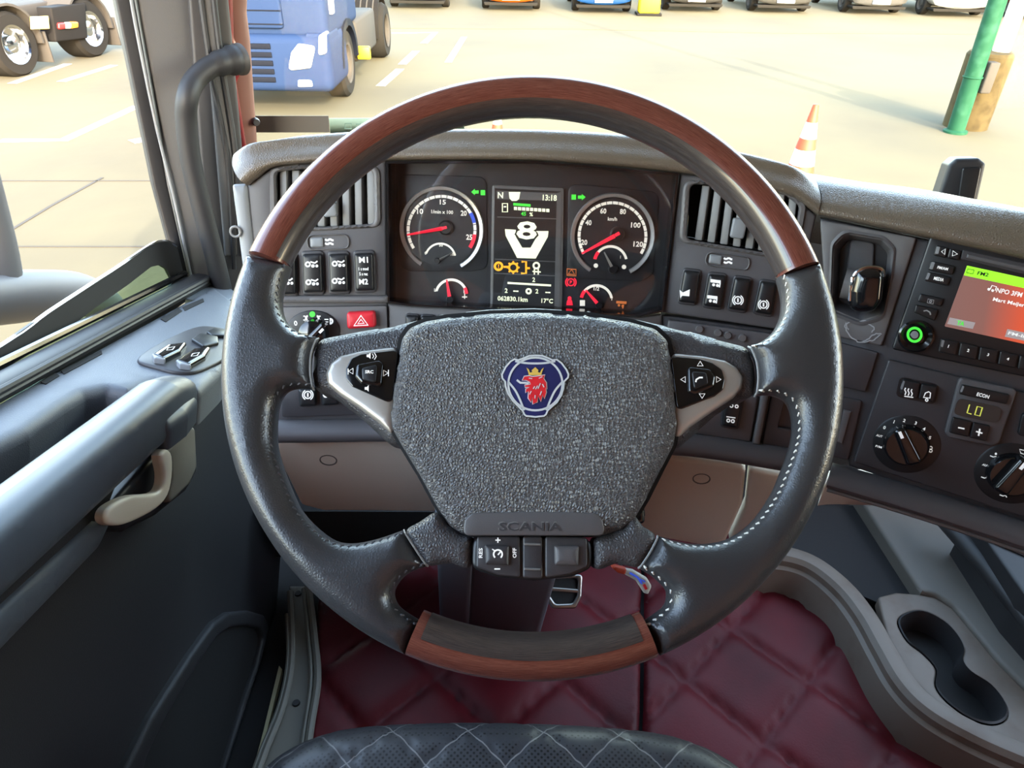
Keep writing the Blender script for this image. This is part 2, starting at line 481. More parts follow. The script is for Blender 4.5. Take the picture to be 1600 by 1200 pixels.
M['red_shell'] = mat('sunlit_red_pillar', (128, 88, 74), 0.5)  # sunlight on the red shell is put into this paler colour
M['mat_red'] = mat('burgundy_leather', (82, 16, 24), 0.5, spec=0.22, bump=('noise', 240, 0.3, 0.0008), var=((60, 10, 16), 6, 0.4, 0.7))
M['seat'] = mat('perforated_leather', (40, 41, 45), 0.42)
M['console'] = mat('console_grey', (92, 88, 82), 0.6, bump=('noise', 900, 0.3, 0.0004))
M['console_rim'] = mat('worn_taupe', (100, 90, 81), 0.55, var=((88, 74, 63), 18, 0.5, 0.75))
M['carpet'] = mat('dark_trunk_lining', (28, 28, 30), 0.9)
M['lining'] = mat('headliner', (176, 168, 156), 0.9)
M['curtain'] = mat('rear_curtain', (140, 86, 66), 0.85)
M['glass'] = glass('window_glass', (0.96, 0.975, 0.955), 0.002)
M['glass_green'] = glass('tinted_glass', (0.62, 0.72, 0.64), 0.06)
M['lens'] = glass('cluster_lens', (0.96, 0.96, 0.96), 0.035)
M['orange'] = mat('cone_orange', (150, 44, 14), 0.6)
M['white'] = mat('white_paint', (165, 165, 161), 0.7, spec=0.2)
M['tyre'] = mat('tyre_rubber', (30, 29, 27), 0.9, spec=0.1)
M['concrete'] = mat('concrete', (62, 54, 35), 0.9, spec=0.1, var=((48, 41, 26), 8, 0.4, 0.7))
M['green_post'] = mat('green_paint', (21, 60, 43), 0.7, spec=0.1, var=((34, 72, 56), 6, 0.5, 0.7))
M['yellow'] = mat('yellow', (190, 170, 20), 0.5)
M['plate_white'] = mat('plate_white', (220, 222, 228), 0.5)
M['grey_metal'] = mat('dull_grey_metal', (60, 58, 55), 0.8, spec=0.1)
M['mirror'] = mat('mirror_grey_plastic', (92, 92, 95), 0.55)
M['char'] = mat('outdoor_black', (25, 24, 23), 0.8, spec=0.1)
M['tail_red'] = mat('tail_red', (210, 40, 40), 0.3)
M['tail_amber'] = mat('tail_amber', (240, 150, 40), 0.3)

# perforations and quilting of the seat leather
_t = M['seat'].node_tree; _b = _t.nodes['Principled BSDF']; _tc = _t.nodes.new('ShaderNodeTexCoord')
_v = _t.nodes.new('ShaderNodeTexVoronoi'); _v.inputs['Scale'].default_value = 230; _v.inputs['Randomness'].default_value = 0.0
_mp = _t.nodes.new('ShaderNodeMapping'); _mp.inputs['Rotation'].default_value = (0, 0, math.radians(45)); _t.links.new(_tc.outputs['Object'], _mp.inputs[0]); _t.links.new(_mp.outputs[0], _v.inputs['Vector'])
_r = _t.nodes.new('ShaderNodeValToRGB'); _r.color_ramp.elements[0].position = 0.22; _r.color_ramp.elements[1].position = 0.34
_r.color_ramp.elements[0].color = (0.002, 0.002, 0.002, 1); _r.color_ramp.elements[1].color = lin((50, 50, 53))
_t.links.new(_v.outputs['Distance'], _r.inputs[0]); _t.links.new(_r.outputs[0], _b.inputs['Base Color'])
_bp = _t.nodes.new('ShaderNodeBump'); _bp.inputs['Strength'].default_value = 0.6; _bp.inputs['Distance'].default_value = 0.001
_t.links.new(_r.outputs[0], _bp.inputs['Height']); _t.links.new(_bp.outputs[0], _b.inputs['Normal'])
# ================================================================== SETTING
def st(o, label=None): tag(o, label, kind='structure'); return o
GZ = -1.45
# yard
gm = mat('yard_concrete', (78, 71, 48), 0.95, bump=('noise', 3, 0.2, 0.02), var=((60, 54, 37), 0.3, 0.42, 0.75))
st(boxm('ground', (-90, -60, GZ - 0.3), (90, 140, GZ), gm), 'pale sunlit concrete yard outside the cab')
# cab shell
floor = st(boxm('floor', (-0.68, -0.9, -0.08), (1.86, 1.5, -0.012), M['carpet']), 'dark cab floor under the burgundy mats')
RF = Frame((0, 0, 1.95), (1, 0, 0), (0, -1, 0))            # roof seen from inside
slab('ceiling', RF, [(-0.7, -1.4), (1.88, -1.4), (1.88, 0.95), (-0.7, 0.95)], -0.05, 0.0, M['lining'], holes=[])
st(bpy.data.objects['ceiling'], 'cab roof lining ')
st(boxm('wall_rear', (-0.7, -0.95, -0.08), (1.88, -0.9, 1.95), M['curtain']), 'rear cab wall with bunk curtain')
st(boxm('wall_front', (-0.62, 1.42, -0.08), (1.86, 1.5, 0.6), M['carpet']), 'dark front bulkhead of the cab')
st(boxm('trim_1', (-0.6, 1.3, 1.72), (1.8, 1.5, 1.95), M['lining']), 'header above the windscreen')
FX = Frame((-0.68, 0, 0), (0, 1, 0), (0, 0, 1))          # left side, facing into the cab
slab('wall_left', FX, [(-0.9, -0.05), (1.5, -0.05), (1.5, 1.95), (-0.9, 1.95)], -0.04, 0.0, M['pillar'], holes=[[(-0.35, -0.04), (0.98, -0.04), (1.1, 0.2), (1.42, 0.4), (1.42, 1.78), (-0.35, 1.78)]])
st(bpy.data.objects['wall_left'], 'left cab side around the door opening')
FX2 = Frame((1.84, 0, 0), (0, -1, 0), (0, 0, 1))
slab('wall_right', FX2, [(-1.45, -0.05), (0.9, -0.05), (0.9, 1.95), (-1.45, 1.95)], -0.04, 0.0, M['pillar'], holes=[[(-1.2, 0.7), (0.0, 0.8), (0.0, 1.65), (-1.15, 1.65)]])
st(bpy.data.objects['wall_right'], 'right cab side with the passenger window opening')
# windscreen
FWS = face_frame((0.6, 1.46, 0.6), 0, 5)
o = slab('window_1', FWS, rnd([(-1.2, 0), (1.2, 0), (1.2, 1.16), (-1.2, 1.16)], 0.06), -0.006, 0.0, M['glass'])
st(o, 'large front windscreen pane')
# left front pillar: seals, inner pillar, red outer edge
AP = face_frame((-0.55, 1.3, 0.8), 30, 3)
pl = thing('trim_2', 'left front pillar with rubber seals and red painted outer edge', 'pillar', AP.w(0, -0.6)); del pl['category']; pl['kind'] = 'structure'
pslab('pillar_cover', AP, [(290, -60), (352, -60), (382, 260), (392, 470), (330, 470)], -0.05, -0.006, M['pillar_dark'], pl, r=0.004, bev=0.006)
pslab('pillar_strip', AP, [(313, -60), (326, -60), (342, 90), (366, 260), (372, 400), (352, 400)], -0.02, 0.004, M['pillar'], pl, bev=0.003)
for a in ([(306, -60), (331, 120), (357, 260), (366, 420)], [(328, -60), (345, 90), (369, 250), (378, 400)]):
    tube('seal_rib', crom([AP.hit(x, y, 0.004) for x, y in a], 6), 0.005, M['rubber'], pl, n=8)
pslab('red_edge', AP, [(345, -60), (362, -60), (366, 60), (378, 90), (379, 110), (370, 130), (386, 232), (378, 240), (352, 40)], -0.11, -0.05, M['red_paint'], pl, bev=0.004)
pslab('outer_shell', AP, [(352, -60), (390, -60), (387, 20), (392, 60), (404, 235), (374, 240), (364, 130)], -0.16, -0.09, M['red_shell'], pl, r=0.006, bev=0.01)
lathe('bolt_cap', AP.hit(399, 190, -0.09), AP.N, [(0, 0.012), (0.006, 0.012), (0.008, 0.004), (0.008, 0)], M['pillar_dark'], pl, n=14)

# ================================================================== DASHBOARD PLANES
MC = face_frame(dep(835, 370, 0.85), -3.5, 18)
ML = face_frame(MC.hit(603, 370), 4, 18)
MR = face_frame(MC.hit(1060, 370), -15, 18)
MK = face_frame(MR.hit(1275, 400), -28, 18)
dash = thing('dashboard', 'dark grey moulded dashboard wrapping round behind the steering wheel', 'dashboard', A([0.1, 0.95, 0.0]))

def rocker(fr, px, par, icons=(), label=None, name='switch', h=0.009):
    """rocker switch: bezel recess and key; px = four corners TL TR BR BL"""
    c = A(px, float).mean(0); big = [tuple(c + (A(p) - c) * 1.16) for p in px]
    k = pslab(name, fr, px, -0.006, h, M['black'], par, r=0.0035, hp=0.004, bev=0.0035, bh=0.004)
    b = slab('bezel', fr, rnd(fr.uvs(big, 0.002), 0.005), -0.003, 0.0028, M['dash_dark'], k, bev=0.0015)
    if label: k['label'] = label
    if icons:
        p = Print(fr, h + 0.0001)
        for f in icons: f(p)
        p.out('symbol', M['print'], k)
    return k

# ---------------- face panels
def vent(fr, hole, slats, bott, par, label, tab):
    v = pslab('air_vent', fr, hole, -0.062, -0.055, M['pit'], par, hp=0.0); v['label'] = label
    big = hole
    u = fr.uvs(hole, 0.0); c = A([q[:2] for q in u]).mean(0)
    outer = [tuple(c + (A(q[:2]) - c) * 1.13) for q in u]
    slab('bezel', fr, rnd(outer, 0.012), -0.01, 0.004, M['panel'], v, holes=[rnd(u, 0.008)], bev=0.004)
    for (xt, yt, xb, yb, w) in slats:
        a0 = A(fr.uv(xt, yt, -0.006)); b0 = A(fr.uv(xb, yb, -0.006)); ww = fr.mpp(xt, yt) * w
        P = []
        for q in (b0, a0):
            P += [fr.w(q[0], q[1], -0.007), fr.w(q[0] + ww, q[1], -0.004), fr.w(q[0] + ww + 0.004, q[1], -0.03), fr.w(q[0] + 0.004, q[1], -0.03)]
        hexa('slat', P, M['slat'], v, 0.0012)
    pslab('slider_tab', fr, tab, -0.02, 0.004, M['trim'], v, r=0.003, bev=0.002)
    return v

pslab('face_panel', ML, [(386, 291), (424, 263), (470, 257), (603, 252), (605, 464), (402, 464)], -0.05, 0.0, M['dash'], dash, bev=0.003,
      holes=[[(430, 268), (470, 264), (583, 264), (585, 350), (500, 355), (432, 357)]])
vent(ML, [(430, 268), (470, 264), (583, 264), (585, 350), (500, 355), (432, 357)],
     [(436 + 19.5 * i, 266, 437 + 19.6 * i, 354, 12) for i in range(8)], 355, dash, 'left air vent with grey vertical slats', [(505, 318), (524, 316), (526, 338), (506, 340)])
pslab('face_panel', MR, [(1062, 272), (1130, 280), (1200, 297), (1240, 309), (1276, 337), (1256, 420), (1236, 518), (1033, 488)], -0.05, 0.0, M['dash'], dash, bev=0.003,
      holes=[[(1078, 288), (1120, 288), (1225, 303), (1250, 322), (1236, 402), (1195, 395), (1072, 374)]])
vent(MR, [(1078, 288), (1120, 288), (1225, 303), (1250, 322), (1236, 402), (1195, 395), (1072, 374)],
     [(1097 + 19.5 * i, 289 + 2.2 * i, 1085 + 19.8 * i, 375 + 3.2 * i, 12) for i in range(8)], 380, dash, 'right air vent with grey vertical slats', [(1146, 340), (1168, 344), (1162, 374), (1140, 371)])
# end trim on the door side
pslab('end_trim', ML, [(361, 288), (385, 287), (402, 440), (408, 480), (386, 480)], -0.08, 0.004, M['trim'], dash, r=0.004, bev=0.006)
tube('screw_eye', [ML.hit(368, 362, 0.006) + ML.U * 0.006 * math.cos(q) + ML.V * 0.006 * math.sin(q) for q in np.linspace(0, 2 * math.pi, 13)[:-1]], 0.0015, M['slat'], dash, closed=True, n=6, up=ML.N)

# heater slider thumbwheels
def slider(fr, px, knob, wav, par):
    s = pslab('vent_slider', fr, px, -0.012, -0.004, M['pit'], par, r=0.007, hp=0.0)
    u = fr.uvs(px, 0.0); c = A(u).mean(0); slab('bezel', fr, rnd([tuple(c + (A(q) - c) * A([1.08, 1.25])) for q in u], 0.009), -0.002, 0.003, M['panel'], s, holes=[rnd(u, 0.007)], bev=0.002)
    pslab('thumb_wheel', fr, knob, -0.006, 0.003, M['trim'], s, r=0.002, bev=0.002)
    p = Print(fr, 0.0)
    for dy in (0, 6): p.line([(wav[0] + i * 2.2, wav[1] + dy + (1.5 if i % 4 in (1, 2) else 0) + i * wav[2]) for i in range(7)], 3)
    p.out('symbol', M['print'], s)
slider(ML, [(481, 369), (543, 367), (545, 387), (483, 389)], [(484, 372), (504, 371), (505, 386), (485, 387)], (508, 374, 0.0), dash)
slider(MR, [(1106, 395), (1171, 403), (1168, 421), (1103, 413)], [(1109, 397), (1129, 400), (1127, 414), (1107, 411)], (1131, 403, 0.12), dash)

# switches left of the dials
def ic_axle(x, y):
    def f(p):
        p.arc(x - 5, y, 2.2, 4.6, 0, 360, 12); p.disc(x + 3, y + 2.5, 2.6); p.disc(x + 9, y + 2.5, 2.2); p.line([(x - 1, y - 4), (x + 6, y - 2), (x + 10, y - 5)], 2.2)
    return f
rocker(ML, [(432, 399), (462, 398), (463, 459), (434, 460)], dash, [ic_axle(447, 440)], 'rocker switch half hidden by the wheel rim')
rocker(ML, [(473, 397), (503, 396), (505, 456), (475, 457)], dash, [ic_axle(486, 413), ic_axle(487, 441)], 'rocker switch with two lamp symbols')
rocker(ML, [(514, 397), (543, 396), (545, 455), (516, 456)], dash, [ic_axle(528, 412), ic_axle(528, 439)], 'rocker switch with two axle symbols')
rocker(ML, [(554, 396), (583, 395), (585, 453), (556, 454)], dash,
       [lambda p: p.text('M1', 568, 406, 9, 14), lambda p: p.text('1 s mod', 568, 420, 5, 15), lambda p: p.text('5 s rec', 568, 428, 5, 13), lambda p: p.text('M2', 568, 440, 9, 14)], 'memory switch printed M1 and M2')
# switches right of the dials
def ic_horn(p): p.poly([(1062, 453), (1067, 457), (1078, 452), (1077, 463), (1066, 462), (1063, 466)])
def ic_truck(x, y):
    def f(p): p.poly([(x - 8, y - 5), (x + 8, y - 3), (x + 8, y + 2), (x - 8, y)]); p.disc(x - 3, y + 4, 2.4); p.disc(x + 3, y + 5, 2.4); p.line([(x + 7, y + 2), (x + 6, y + 8)], 2)
    return f
def ic_round(x, y):
    def f(p): p.arc(x, y, 4.6, 6.4, 0, 360, 20); p.arc(x, y, 7.4, 9.0, 120, 240, 10); p.arc(x, y, 7.4, 9.0, -60, 60, 10); p.line([(x, y - 3), (x, y + 3)], 2.4)
    return f
rocker(MR, [(1069, 422), (1094, 425), (1087, 474), (1060, 471)], dash, [ic_horn], 'rocker switch with a horn symbol')
rocker(MR, [(1108, 428), (1134, 431), (1126, 481), (1099, 477)], dash, [ic_truck(1118, 441), ic_truck(1113, 466)], 'rocker switch with two vehicle symbols')
rocker(MR, [(1148, 433), (1174, 437), (1165, 486), (1138, 482)], dash, [ic_round(1153, 469)], 'rocker switch with a brake symbol')
rocker(MR, [(1189, 439), (1214, 443), (1205, 492), (1178, 487)], dash, [ic_round(1193, 476)], 'rocker switch with a target symbol')

# ---------------- padded brow
def brow(name, cols, frs, label=None, drop=None):
    rows = []
    for (e1, e2, e3), fr in zip(cols, frs):
        p1 = fr.hit(*e1, 0.006); nh = nrm([fr.N[0], fr.N[1], 0])
        q = p1 - nh * 0.014; r = ray(*e2); p2 = CAM + r * (np.dot(q - CAM, nh) / np.dot(r, nh))
        p3 = onz(e3[0], e3[1], p2[2] + 0.004)
        f = nrm([-nh[0], -nh[1], 0]); p0 = p1 - fr.N * 0.03
        L = np.linalg.norm((p3 - p2)[:2])
        prof = [p0, p1, (p1 + p2) / 2 + nh * 0.009, p2, p2 * 0.55 + p3 * 0.45 + A([0, 0, 0.006]), p3, p3 + f * 0.04 + A([0, 0, -0.025]), p3 + f * 0.1 + A([0, 0, -0.12]), p3 + f * 0.3 + A([0, 0, -0.16])]
        rows.append(crom(prof, 4))
    rows = [A(r).reshape(-1, 3) for r in crom([A(r).ravel() for r in rows], 4)]
    o = loft(name, rows, M['brow'], dash)
    if label: o['label'] = label
    return o
cols = [((386, 289), (363, 258), (371, 240)), ((401, 277), (384, 240), (396, 227)), ((424, 261), (425, 233), (432, 222)), ((470, 255), (470, 229), (475, 214)), ((540, 252), (540, 224), (540, 209)),
        ((603, 250), (603, 221), (603, 206)), ((720, 249), (720, 219), (720, 204)), ((835, 250), (835, 220), (835, 205)), ((950, 258), (950, 226), (950, 210)), ((1060, 269), (1060, 237), (1060, 221)),
        ((1130, 279), (1130, 250), (1135, 236)), ((1195, 295), (1185, 263), (1195, 249)), ((1240, 308), (1240, 277), (1236, 262)), ((1277, 335), (1282, 304), (1258, 271))]
brow('brow_pad', cols, [ML] * 5 + [MC] * 5 + [MR] * 4, 'taupe padded brow over the dials')
cols = [((1279, 336), (1284, 305), (1252, 269)), ((1360, 352), (1360, 317), (1345, 284)), ((1440, 369), (1440, 329), (1430, 294)), ((1520, 387), (1520, 341), (1520, 311)), ((1600, 405), (1600, 353), (1600, 326)), ((1750, 439), (1750, 377), (1750, 356)), ((1950, 484), (1950, 410), (1950, 396))]
brow('brow_pad', cols, [MK] * 7, 'taupe padded brow over the radio')

# ---------------- lower face, left of the column
pslab('lower_panel', ML, [(402, 467), (605, 467), (607, 660), (432, 660)], -0.05, -0.004, M['dash'], dash, bev=0.002)
pslab('ridge', ML, [(400, 463), (606, 463), (606, 474), (402, 474)], -0.02, 0.007, M['panel'], dash, bev=0.004)
pslab('switch_plate', ML, [(432, 480), (604, 478), (606, 526), (436, 528)], -0.01, 0.001, M['panel'], dash, r=0.003, bev=0.001)
o = pslab('lamp_knob_dial', ML, [(489 + 42 * math.cos(q), 517 + 32 * math.sin(q)) for q in np.linspace(0, 2 * math.pi, 25)[:-1]], -0.004, 0.003, M['black'], dash, bev=0.001)
p = Print(ML, 0.0032); p.text('0', 462, 505, 8); p.arc(481, 497, 1.5, 4.5, 90, 270, 8); p.line([(474, 494), (477, 494)], 1.5); p.line([(474, 500), (477, 500)], 1.5); p.arc(495, 497, 1.5, 4.5, -90, 90, 8); p.line([(498, 494), (501, 494)], 1.5); p.line([(498, 500), (501, 500)], 1.5)
p.arc(516, 502, 2, 5, -90, 90, 10); p.line([(507, 499), (513, 499)], 1.6); p.line([(507, 503), (513, 503)], 1.6); p.line([(516, 497), (516, 507)], 1.6)
p.out('symbol', M['print'], o)
Print(ML, 0.0032).disc(488, 491, 4.5).out('indicator_lamp', M['lit_green'], o)
k = lathe('lamp_knob', ML.hit(491, 519, 0.003), ML.N, [(0, 0.016), (0.012, 0.016), (0.0165, 0.013), (0.018, 0.0), (0.0, 0.0)], M['gloss'], dash, n=28)
u, v = ML.uv(495, 517, 0.019)
slab('grip_bar', ML, rnd([(u - 0.017, v - 0.012), (u - 0.009, v - 0.016), (u + 0.014, v + 0.006), (u + 0.008, v + 0.012)], 0.004), 0.012, 0.026, M['gloss'], k, bev=0.003)
Print(ML, 0.0262).line([(505, 514), (499, 520)], 4).out('pointer_mark', M['print'], k)
hz = pslab('hazard_button', ML, [(541, 489), (585, 487), (587, 512), (542, 515)], -0.002, 0.012, M['red_btn'], dash, r=0.004, hp=0.012, bev=0.004); hz['label'] = 'red hazard warning button with white triangle'
Print(ML, 0.0121).line([(553, 509), (564, 493), (575, 508)], 2.2, True).line([(559, 506), (564, 499), (569, 505)], 1.6, True).out('symbol', M['print'], hz)
pslab('side_plate', ML, [(440, 600), (570, 598), (570, 648), (440, 652)], -0.01, 0.002, M['dash_dark'], dash, r=0.003, bev=0.001)
rocker(ML, [(468, 606), (494, 605), (495, 632), (469, 634)], dash, [ic_round(481, 617)], 'small square switch with a ring symbol', h=0.012)
rocker(ML, [(503, 605), (528, 604), (529, 630), (504, 632)], dash, [ic_axle(514, 617)], 'small square switch beside the wheel spoke', h=0.012)
# ---------------- below the dials, behind the wheel hub
pslab('lower_panel', MC, [(605, 474), (640, 478), (1000, 496), (1034, 490), (1040, 676), (606, 662)], -0.06, -0.003, M['dash'], dash, bev=0.003)
for i in range(3):
    rocker(MC, [(634 + 24 * i, 492 + i), (654 + 24 * i, 493 + i), (654 + 24 * i, 515), (634 + 24 * i, 515)], dash, (), 'narrow blank key behind the wheel hub')
# ---------------- lower right, between hub and rim
pslab('lower_panel', MR, [(1034, 492), (1236, 520), (1300, 545), (1262, 725), (1040, 690)], -0.06, -0.006, M['dash_dark'], dash, bev=0.002)
pslab('drawer_front', MR, [(1044, 500), (1222, 524), (1216, 556), (1040, 532)], -0.01, 0.002, M['dash'], dash, r=0.002, bev=0.002)
pslab('drawer_front', MR, [(1040, 537), (1214, 561), (1206, 596), (1040, 575)], -0.01, 0.001, M['dash_dark'], dash, r=0.002, bev=0.002)
for x, y in ((1093, 514), (1122, 520), (1137, 524), (1160, 528)):
    lathe('key_nub', MR.hit(x, y, 0.002), MR.N, [(0, 0.003), (0.004, 0.003), (0.005, 0)], M['panel'], dash, n=12)
pslab('switch_module', MR, [(1052, 605), (1184, 620), (1172, 690), (1048, 672)], -0.01, 0.001, M['dash'], dash, r=0.002, bev=0.001)
rocker(MR, [(1134, 620), (1161, 623), (1153, 668), (1127, 664)], dash, [lambda p: p.line([(1141, 629), (1153, 630)], 1.6), lambda p: p.arc(1143, 634, 1.5, 3.2, 0, 360, 10), lambda p: p.arc(1151, 635, 1.5, 3.2, 0, 360, 10), lambda p: p.line([(1135, 651), (1149, 653)], 1.6), lambda p: p.arc(1138, 657, 1.5, 3.2, 0, 360, 10), lambda p: p.arc(1145, 658, 1.5, 3.2, 0, 360, 10)], 'rocker switch with two axle symbols seen through the wheel')
pslab('divider_rib', MR, [(1191, 612), (1202, 613), (1187, 696), (1176, 694)], -0.01, 0.008, M['panel'], dash, bev=0.003)
bn = pslab('storage_bin', MR, [(1207, 610), (1290, 622), (1268, 712), (1190, 698)], -0.012, 0.0, M['dash_dark'], dash, bev=0.002, holes=[[(1226, 630), (1246, 632), (1240, 672), (1216, 668)]])
pslab('bin_back', MR, [(1220, 625), (1250, 628), (1246, 680), (1210, 674)], -0.04, -0.03, M['pit'], bn)

# lip along the lower edge
lip = crom([ML.hit(436, 674, 0.006), ML.hit(520, 673, 0.006), ML.hit(600, 672, 0.006), MC.hit(720, 674, 0.006), MC.hit(835, 680, 0.006), MC.hit(1000, 690, 0.006), MR.hit(1100, 697, 0.004), MR.hit(1230, 718, 0.004)], 5)
tube('lower_lip', lip, 0.0135, M['dash'], dash, n=14, ell=(1.3, 1.0))
lip2 = crom([MK.hit(1296, 742, 0.004), MK.hit(1400, 772, 0.004), MK.hit(1500, 803, 0.004), MK.hit(1600, 836, 0.004), MK.hit(1800, 905, 0.004)], 5)
tube('lower_lip', lip2, 0.0125, M['dash'], dash, n=14, ell=(1.6, 1.0))
tube('lip_edge_strip', [p - A([0, 0, 0.012]) + A([-0.004, -0.012, 0]) for p in lip2], 0.003, M['panel'], dash, n=8)

# ---------------- beige knee panels
KL = face_frame(ony(600, 700, 0.745), 3, -14)
def cover(fr, px, hole, lab):
    k = pslab('knee_panel', fr, px, -0.02, 0.0, M['beige'], dash, r=0.012, bev=0.006); k['label'] = lab
    c = fr.hit(hole[0], hole[1], 0.0)
    lathe('fastener_cap', c, fr.N, [(0, -0.004), (0.008, -0.004), (0.0105, 0.0005), (0.012, 0.0008), (0.012, -0.004)], M['console'], k, n=20)
    return k
cover(KL, [(430, 688), (720, 688), (700, 801), (505, 799), (470, 790), (436, 720)], (513, 719), 'beige knee panel left of the steering column')
KR = face_frame(ony(1080, 710, 0.72), -8, -14)
cover(KR, [(960, 704), (1166, 732), (1160, 790), (1132, 852), (1090, 852), (960, 828)], (1096, 748), 'beige knee panel right of the steering column')
pslab('knee_panel', KR, [(1171, 734), (1300, 760), (1262, 800), (1215, 850), (1138, 852), (1165, 792)], -0.02, -0.002, M['beige'], dash, r=0.006, bev=0.005)
rows = []
for i, q in enumerate(lip2):
    s = i / (len(lip2) - 1); f = nrm([-MK.N[0], -MK.N[1], 0]); hgt = 0.075 * max(0.12, 1 - 1.7 * s)
    rows.append([q + A([0, 0, 0.0]) + f * 0.004, q + f * 0.012 + A([0, 0, -hgt * 0.5]), q + f * 0.03 + A([0, 0, -hgt]), q + f * 0.12 + A([0, 0, -hgt - 0.01])])
loft('underside_panel', rows, M['beige'], dash)
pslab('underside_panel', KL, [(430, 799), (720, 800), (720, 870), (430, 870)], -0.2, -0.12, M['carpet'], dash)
# ================================================================== INSTRUMENT CLUSTER
clu = thing('instrument_cluster', 'dark instrument cluster with two round dials and centre display', 'instrument panel', MC.w(0, -0.1, -0.04))
op = MC.uvs([(604, 252), (835, 252), (1060, 271), (1048, 380), (1036, 486), (1000, 494), (920, 489), (640, 477), (606, 472)], 0.0)
HD = -0.03
c0 = A(op).mean(0)
ins = [tuple(c0 + (A(q) - c0) * A([0.985, 0.975])) for q in op]
DF = MC
rows = [[MC.w(u, v, 0.004) for u, v in op], [MC.w(u, v, 0.004) for u, v in ins], [MC.w(u, v, HD) for u, v in ins]]
loft('shroud', rows, M['gloss'], clu, closed=True, angle=20)
slab('back_plate', MC, ins, HD - 0.004, HD, M['dial'], clu)
slab('lens', MC, [tuple(c0 + (A(q) - c0) * A([0.983, 0.973])) for q in op], -0.0085, -0.0075, M['lens'], clu)
# raised round-cornered dial plateaus
pslab('dial_field', MC, [(622, 272, ), (760, 276), (762, 420), (735, 424), (640, 424), (622, 415)], HD, HD + 0.002, M['dial'], clu, r=0.012, bev=0.001)
pslab('dial_field', MC, [(888, 286), (1030, 300), (1020, 430), (1000, 440), (900, 434), (886, 424)], HD, HD + 0.002, M['dial'], clu, r=0.012, bev=0.001)
H1 = HD + 0.0025
def big_dial(name, cx, cy, R, a0, a1, label, ticks, blue, red, nums, cap):
    lx, ly = MC.uv(cx, cy, H1); k = MC.mpp(cx, cy, H1)
    o = lathe(name, MC.w(lx, ly, H1), MC.N, [(0, 0.0), ((R - 10) * k, 0.0), ((R - 10) * k, -0.001), (0, -0.001)], M['dial'], clu, n=48); o['label'] = label
    # silver ring open at the foot
    n = 60; rr = []
    for i in range(n + 1):
        q = math.radians(240 - 300 * i / n); d = MC.U * math.cos(q) + MC.V * math.sin(q); P = MC.w(lx, ly, H1)
        rr.append([P + d * (R - 7) * k, P + d * (R - 6) * k + MC.N * 0.003, P + d * (R - 1.5) * k + MC.N * 0.004, P + d * R * k, P + d * R * k - MC.N * 0.002])
    loft('ring', rr, M['ring'], o)
    p = Print(MC, H1 + 0.0006); p.arc(cx, cy, R - 16, R - 11.5, a0, a1, 44)
    p.out('scale', M['lit_white'], o)
    t = Print(MC, H1 + 0.001)
    for i in range(ticks + 1):
        q = math.radians(a0 + (a1 - a0) * i / ticks); t.line([(cx + (R - 18) * math.cos(q), cy - (R - 18) * math.sin(q)), (cx + (R - 9.5) * math.cos(q), cy - (R - 9.5) * math.sin(q))], 1.0)
    t.out('scale_gaps', M['dial'], o)
    if blue: Print(MC, H1 + 0.0012).arc(cx, cy, R - 16.5, R - 11, blue[0], blue[1], 8).out('blue_band', M['lit_blue'], o)
    if red: Print(MC, H1 + 0.0012).arc(cx, cy, R - 16.5, R - 11, red[0], red[1], 8).out('red_band', M['lit_red'], o)
    p = Print(MC, H1 + 0.0006)
    for s, x, y, hh in nums: p.text(s, cx + (x - cx) * 0.96, cy + (y - cy) * 0.96, hh * 0.92, {2: 9.5, 3: 15}.get(len(s)) if hh > 7 else None)
    p.out('numerals', M['lit_white'], o)
    return o
ta = big_dial('tachometer', 690, 359, 66, 214, -32, 'engine speed dial with red needle', 24, (30, 12), (-8, -32), [('10', 655, 329, 9), ('15', 692, 314, 8), ('20', 726, 332, 9), ('25', 735, 371, 9), ('1/min x 100', 691, 330, 6), ('50', 689, 384, 5), ('0', 664, 397, 5), ('100', 709, 399, 5)], True)
sp = big_dial('speedometer', 957, 369, 66, 212, -32, 'vehicle speed dial marked 20 to 120', 24, None, None, [('20', 911, 379, 9), ('40', 918, 347, 9), ('60', 942, 328, 9), ('80', 974, 329, 9), ('100', 995, 351, 9), ('120', 999, 382, 9), ('km/h', 957, 341, 6), ('1', 970, 403, 5)], True)
def needle(par, hub, tip, w, mt, hubr=0.005, H=H1 + 0.004, name='needle', capmat=None):
    a = A(MC.uv(*hub, H)); b = A(MC.uv(*tip, H)); t = (b - a) / np.linalg.norm(b - a); n = A([-t[1], t[0]]); k = MC.mpp(*hub) * w / 2
    slab(name, MC, [tuple(a + n * k * 1.2 + t * 0.004), tuple(a - n * k * 1.2 + t * 0.004), tuple(b - n * k * 0.5), tuple(b + n * k * 0.5)], H, H + 0.0012, mt, par)
    lathe('needle_hub', MC.w(a[0], a[1], H1), MC.N, [(0, 0.005), (hubr * 0.8, 0.005), (hubr, 0.003), (hubr, 0)], capmat or M['black'], par, n=18)
needle(ta, (696, 356), (636, 367), 5, M['lit_red'], 0.009)
needle(sp, (965, 366), (909, 396), 5.5, M['lit_red'], 0.009)
Print(MC, H1 + 0.0095).line([(690, 357), (698, 355)], 4).out('needle_tail', M['lit_red'], ta)
Print(MC, H1 + 0.0095).line([(961, 368), (968, 364)], 5).out('needle_tail', M['lit_red'], sp)
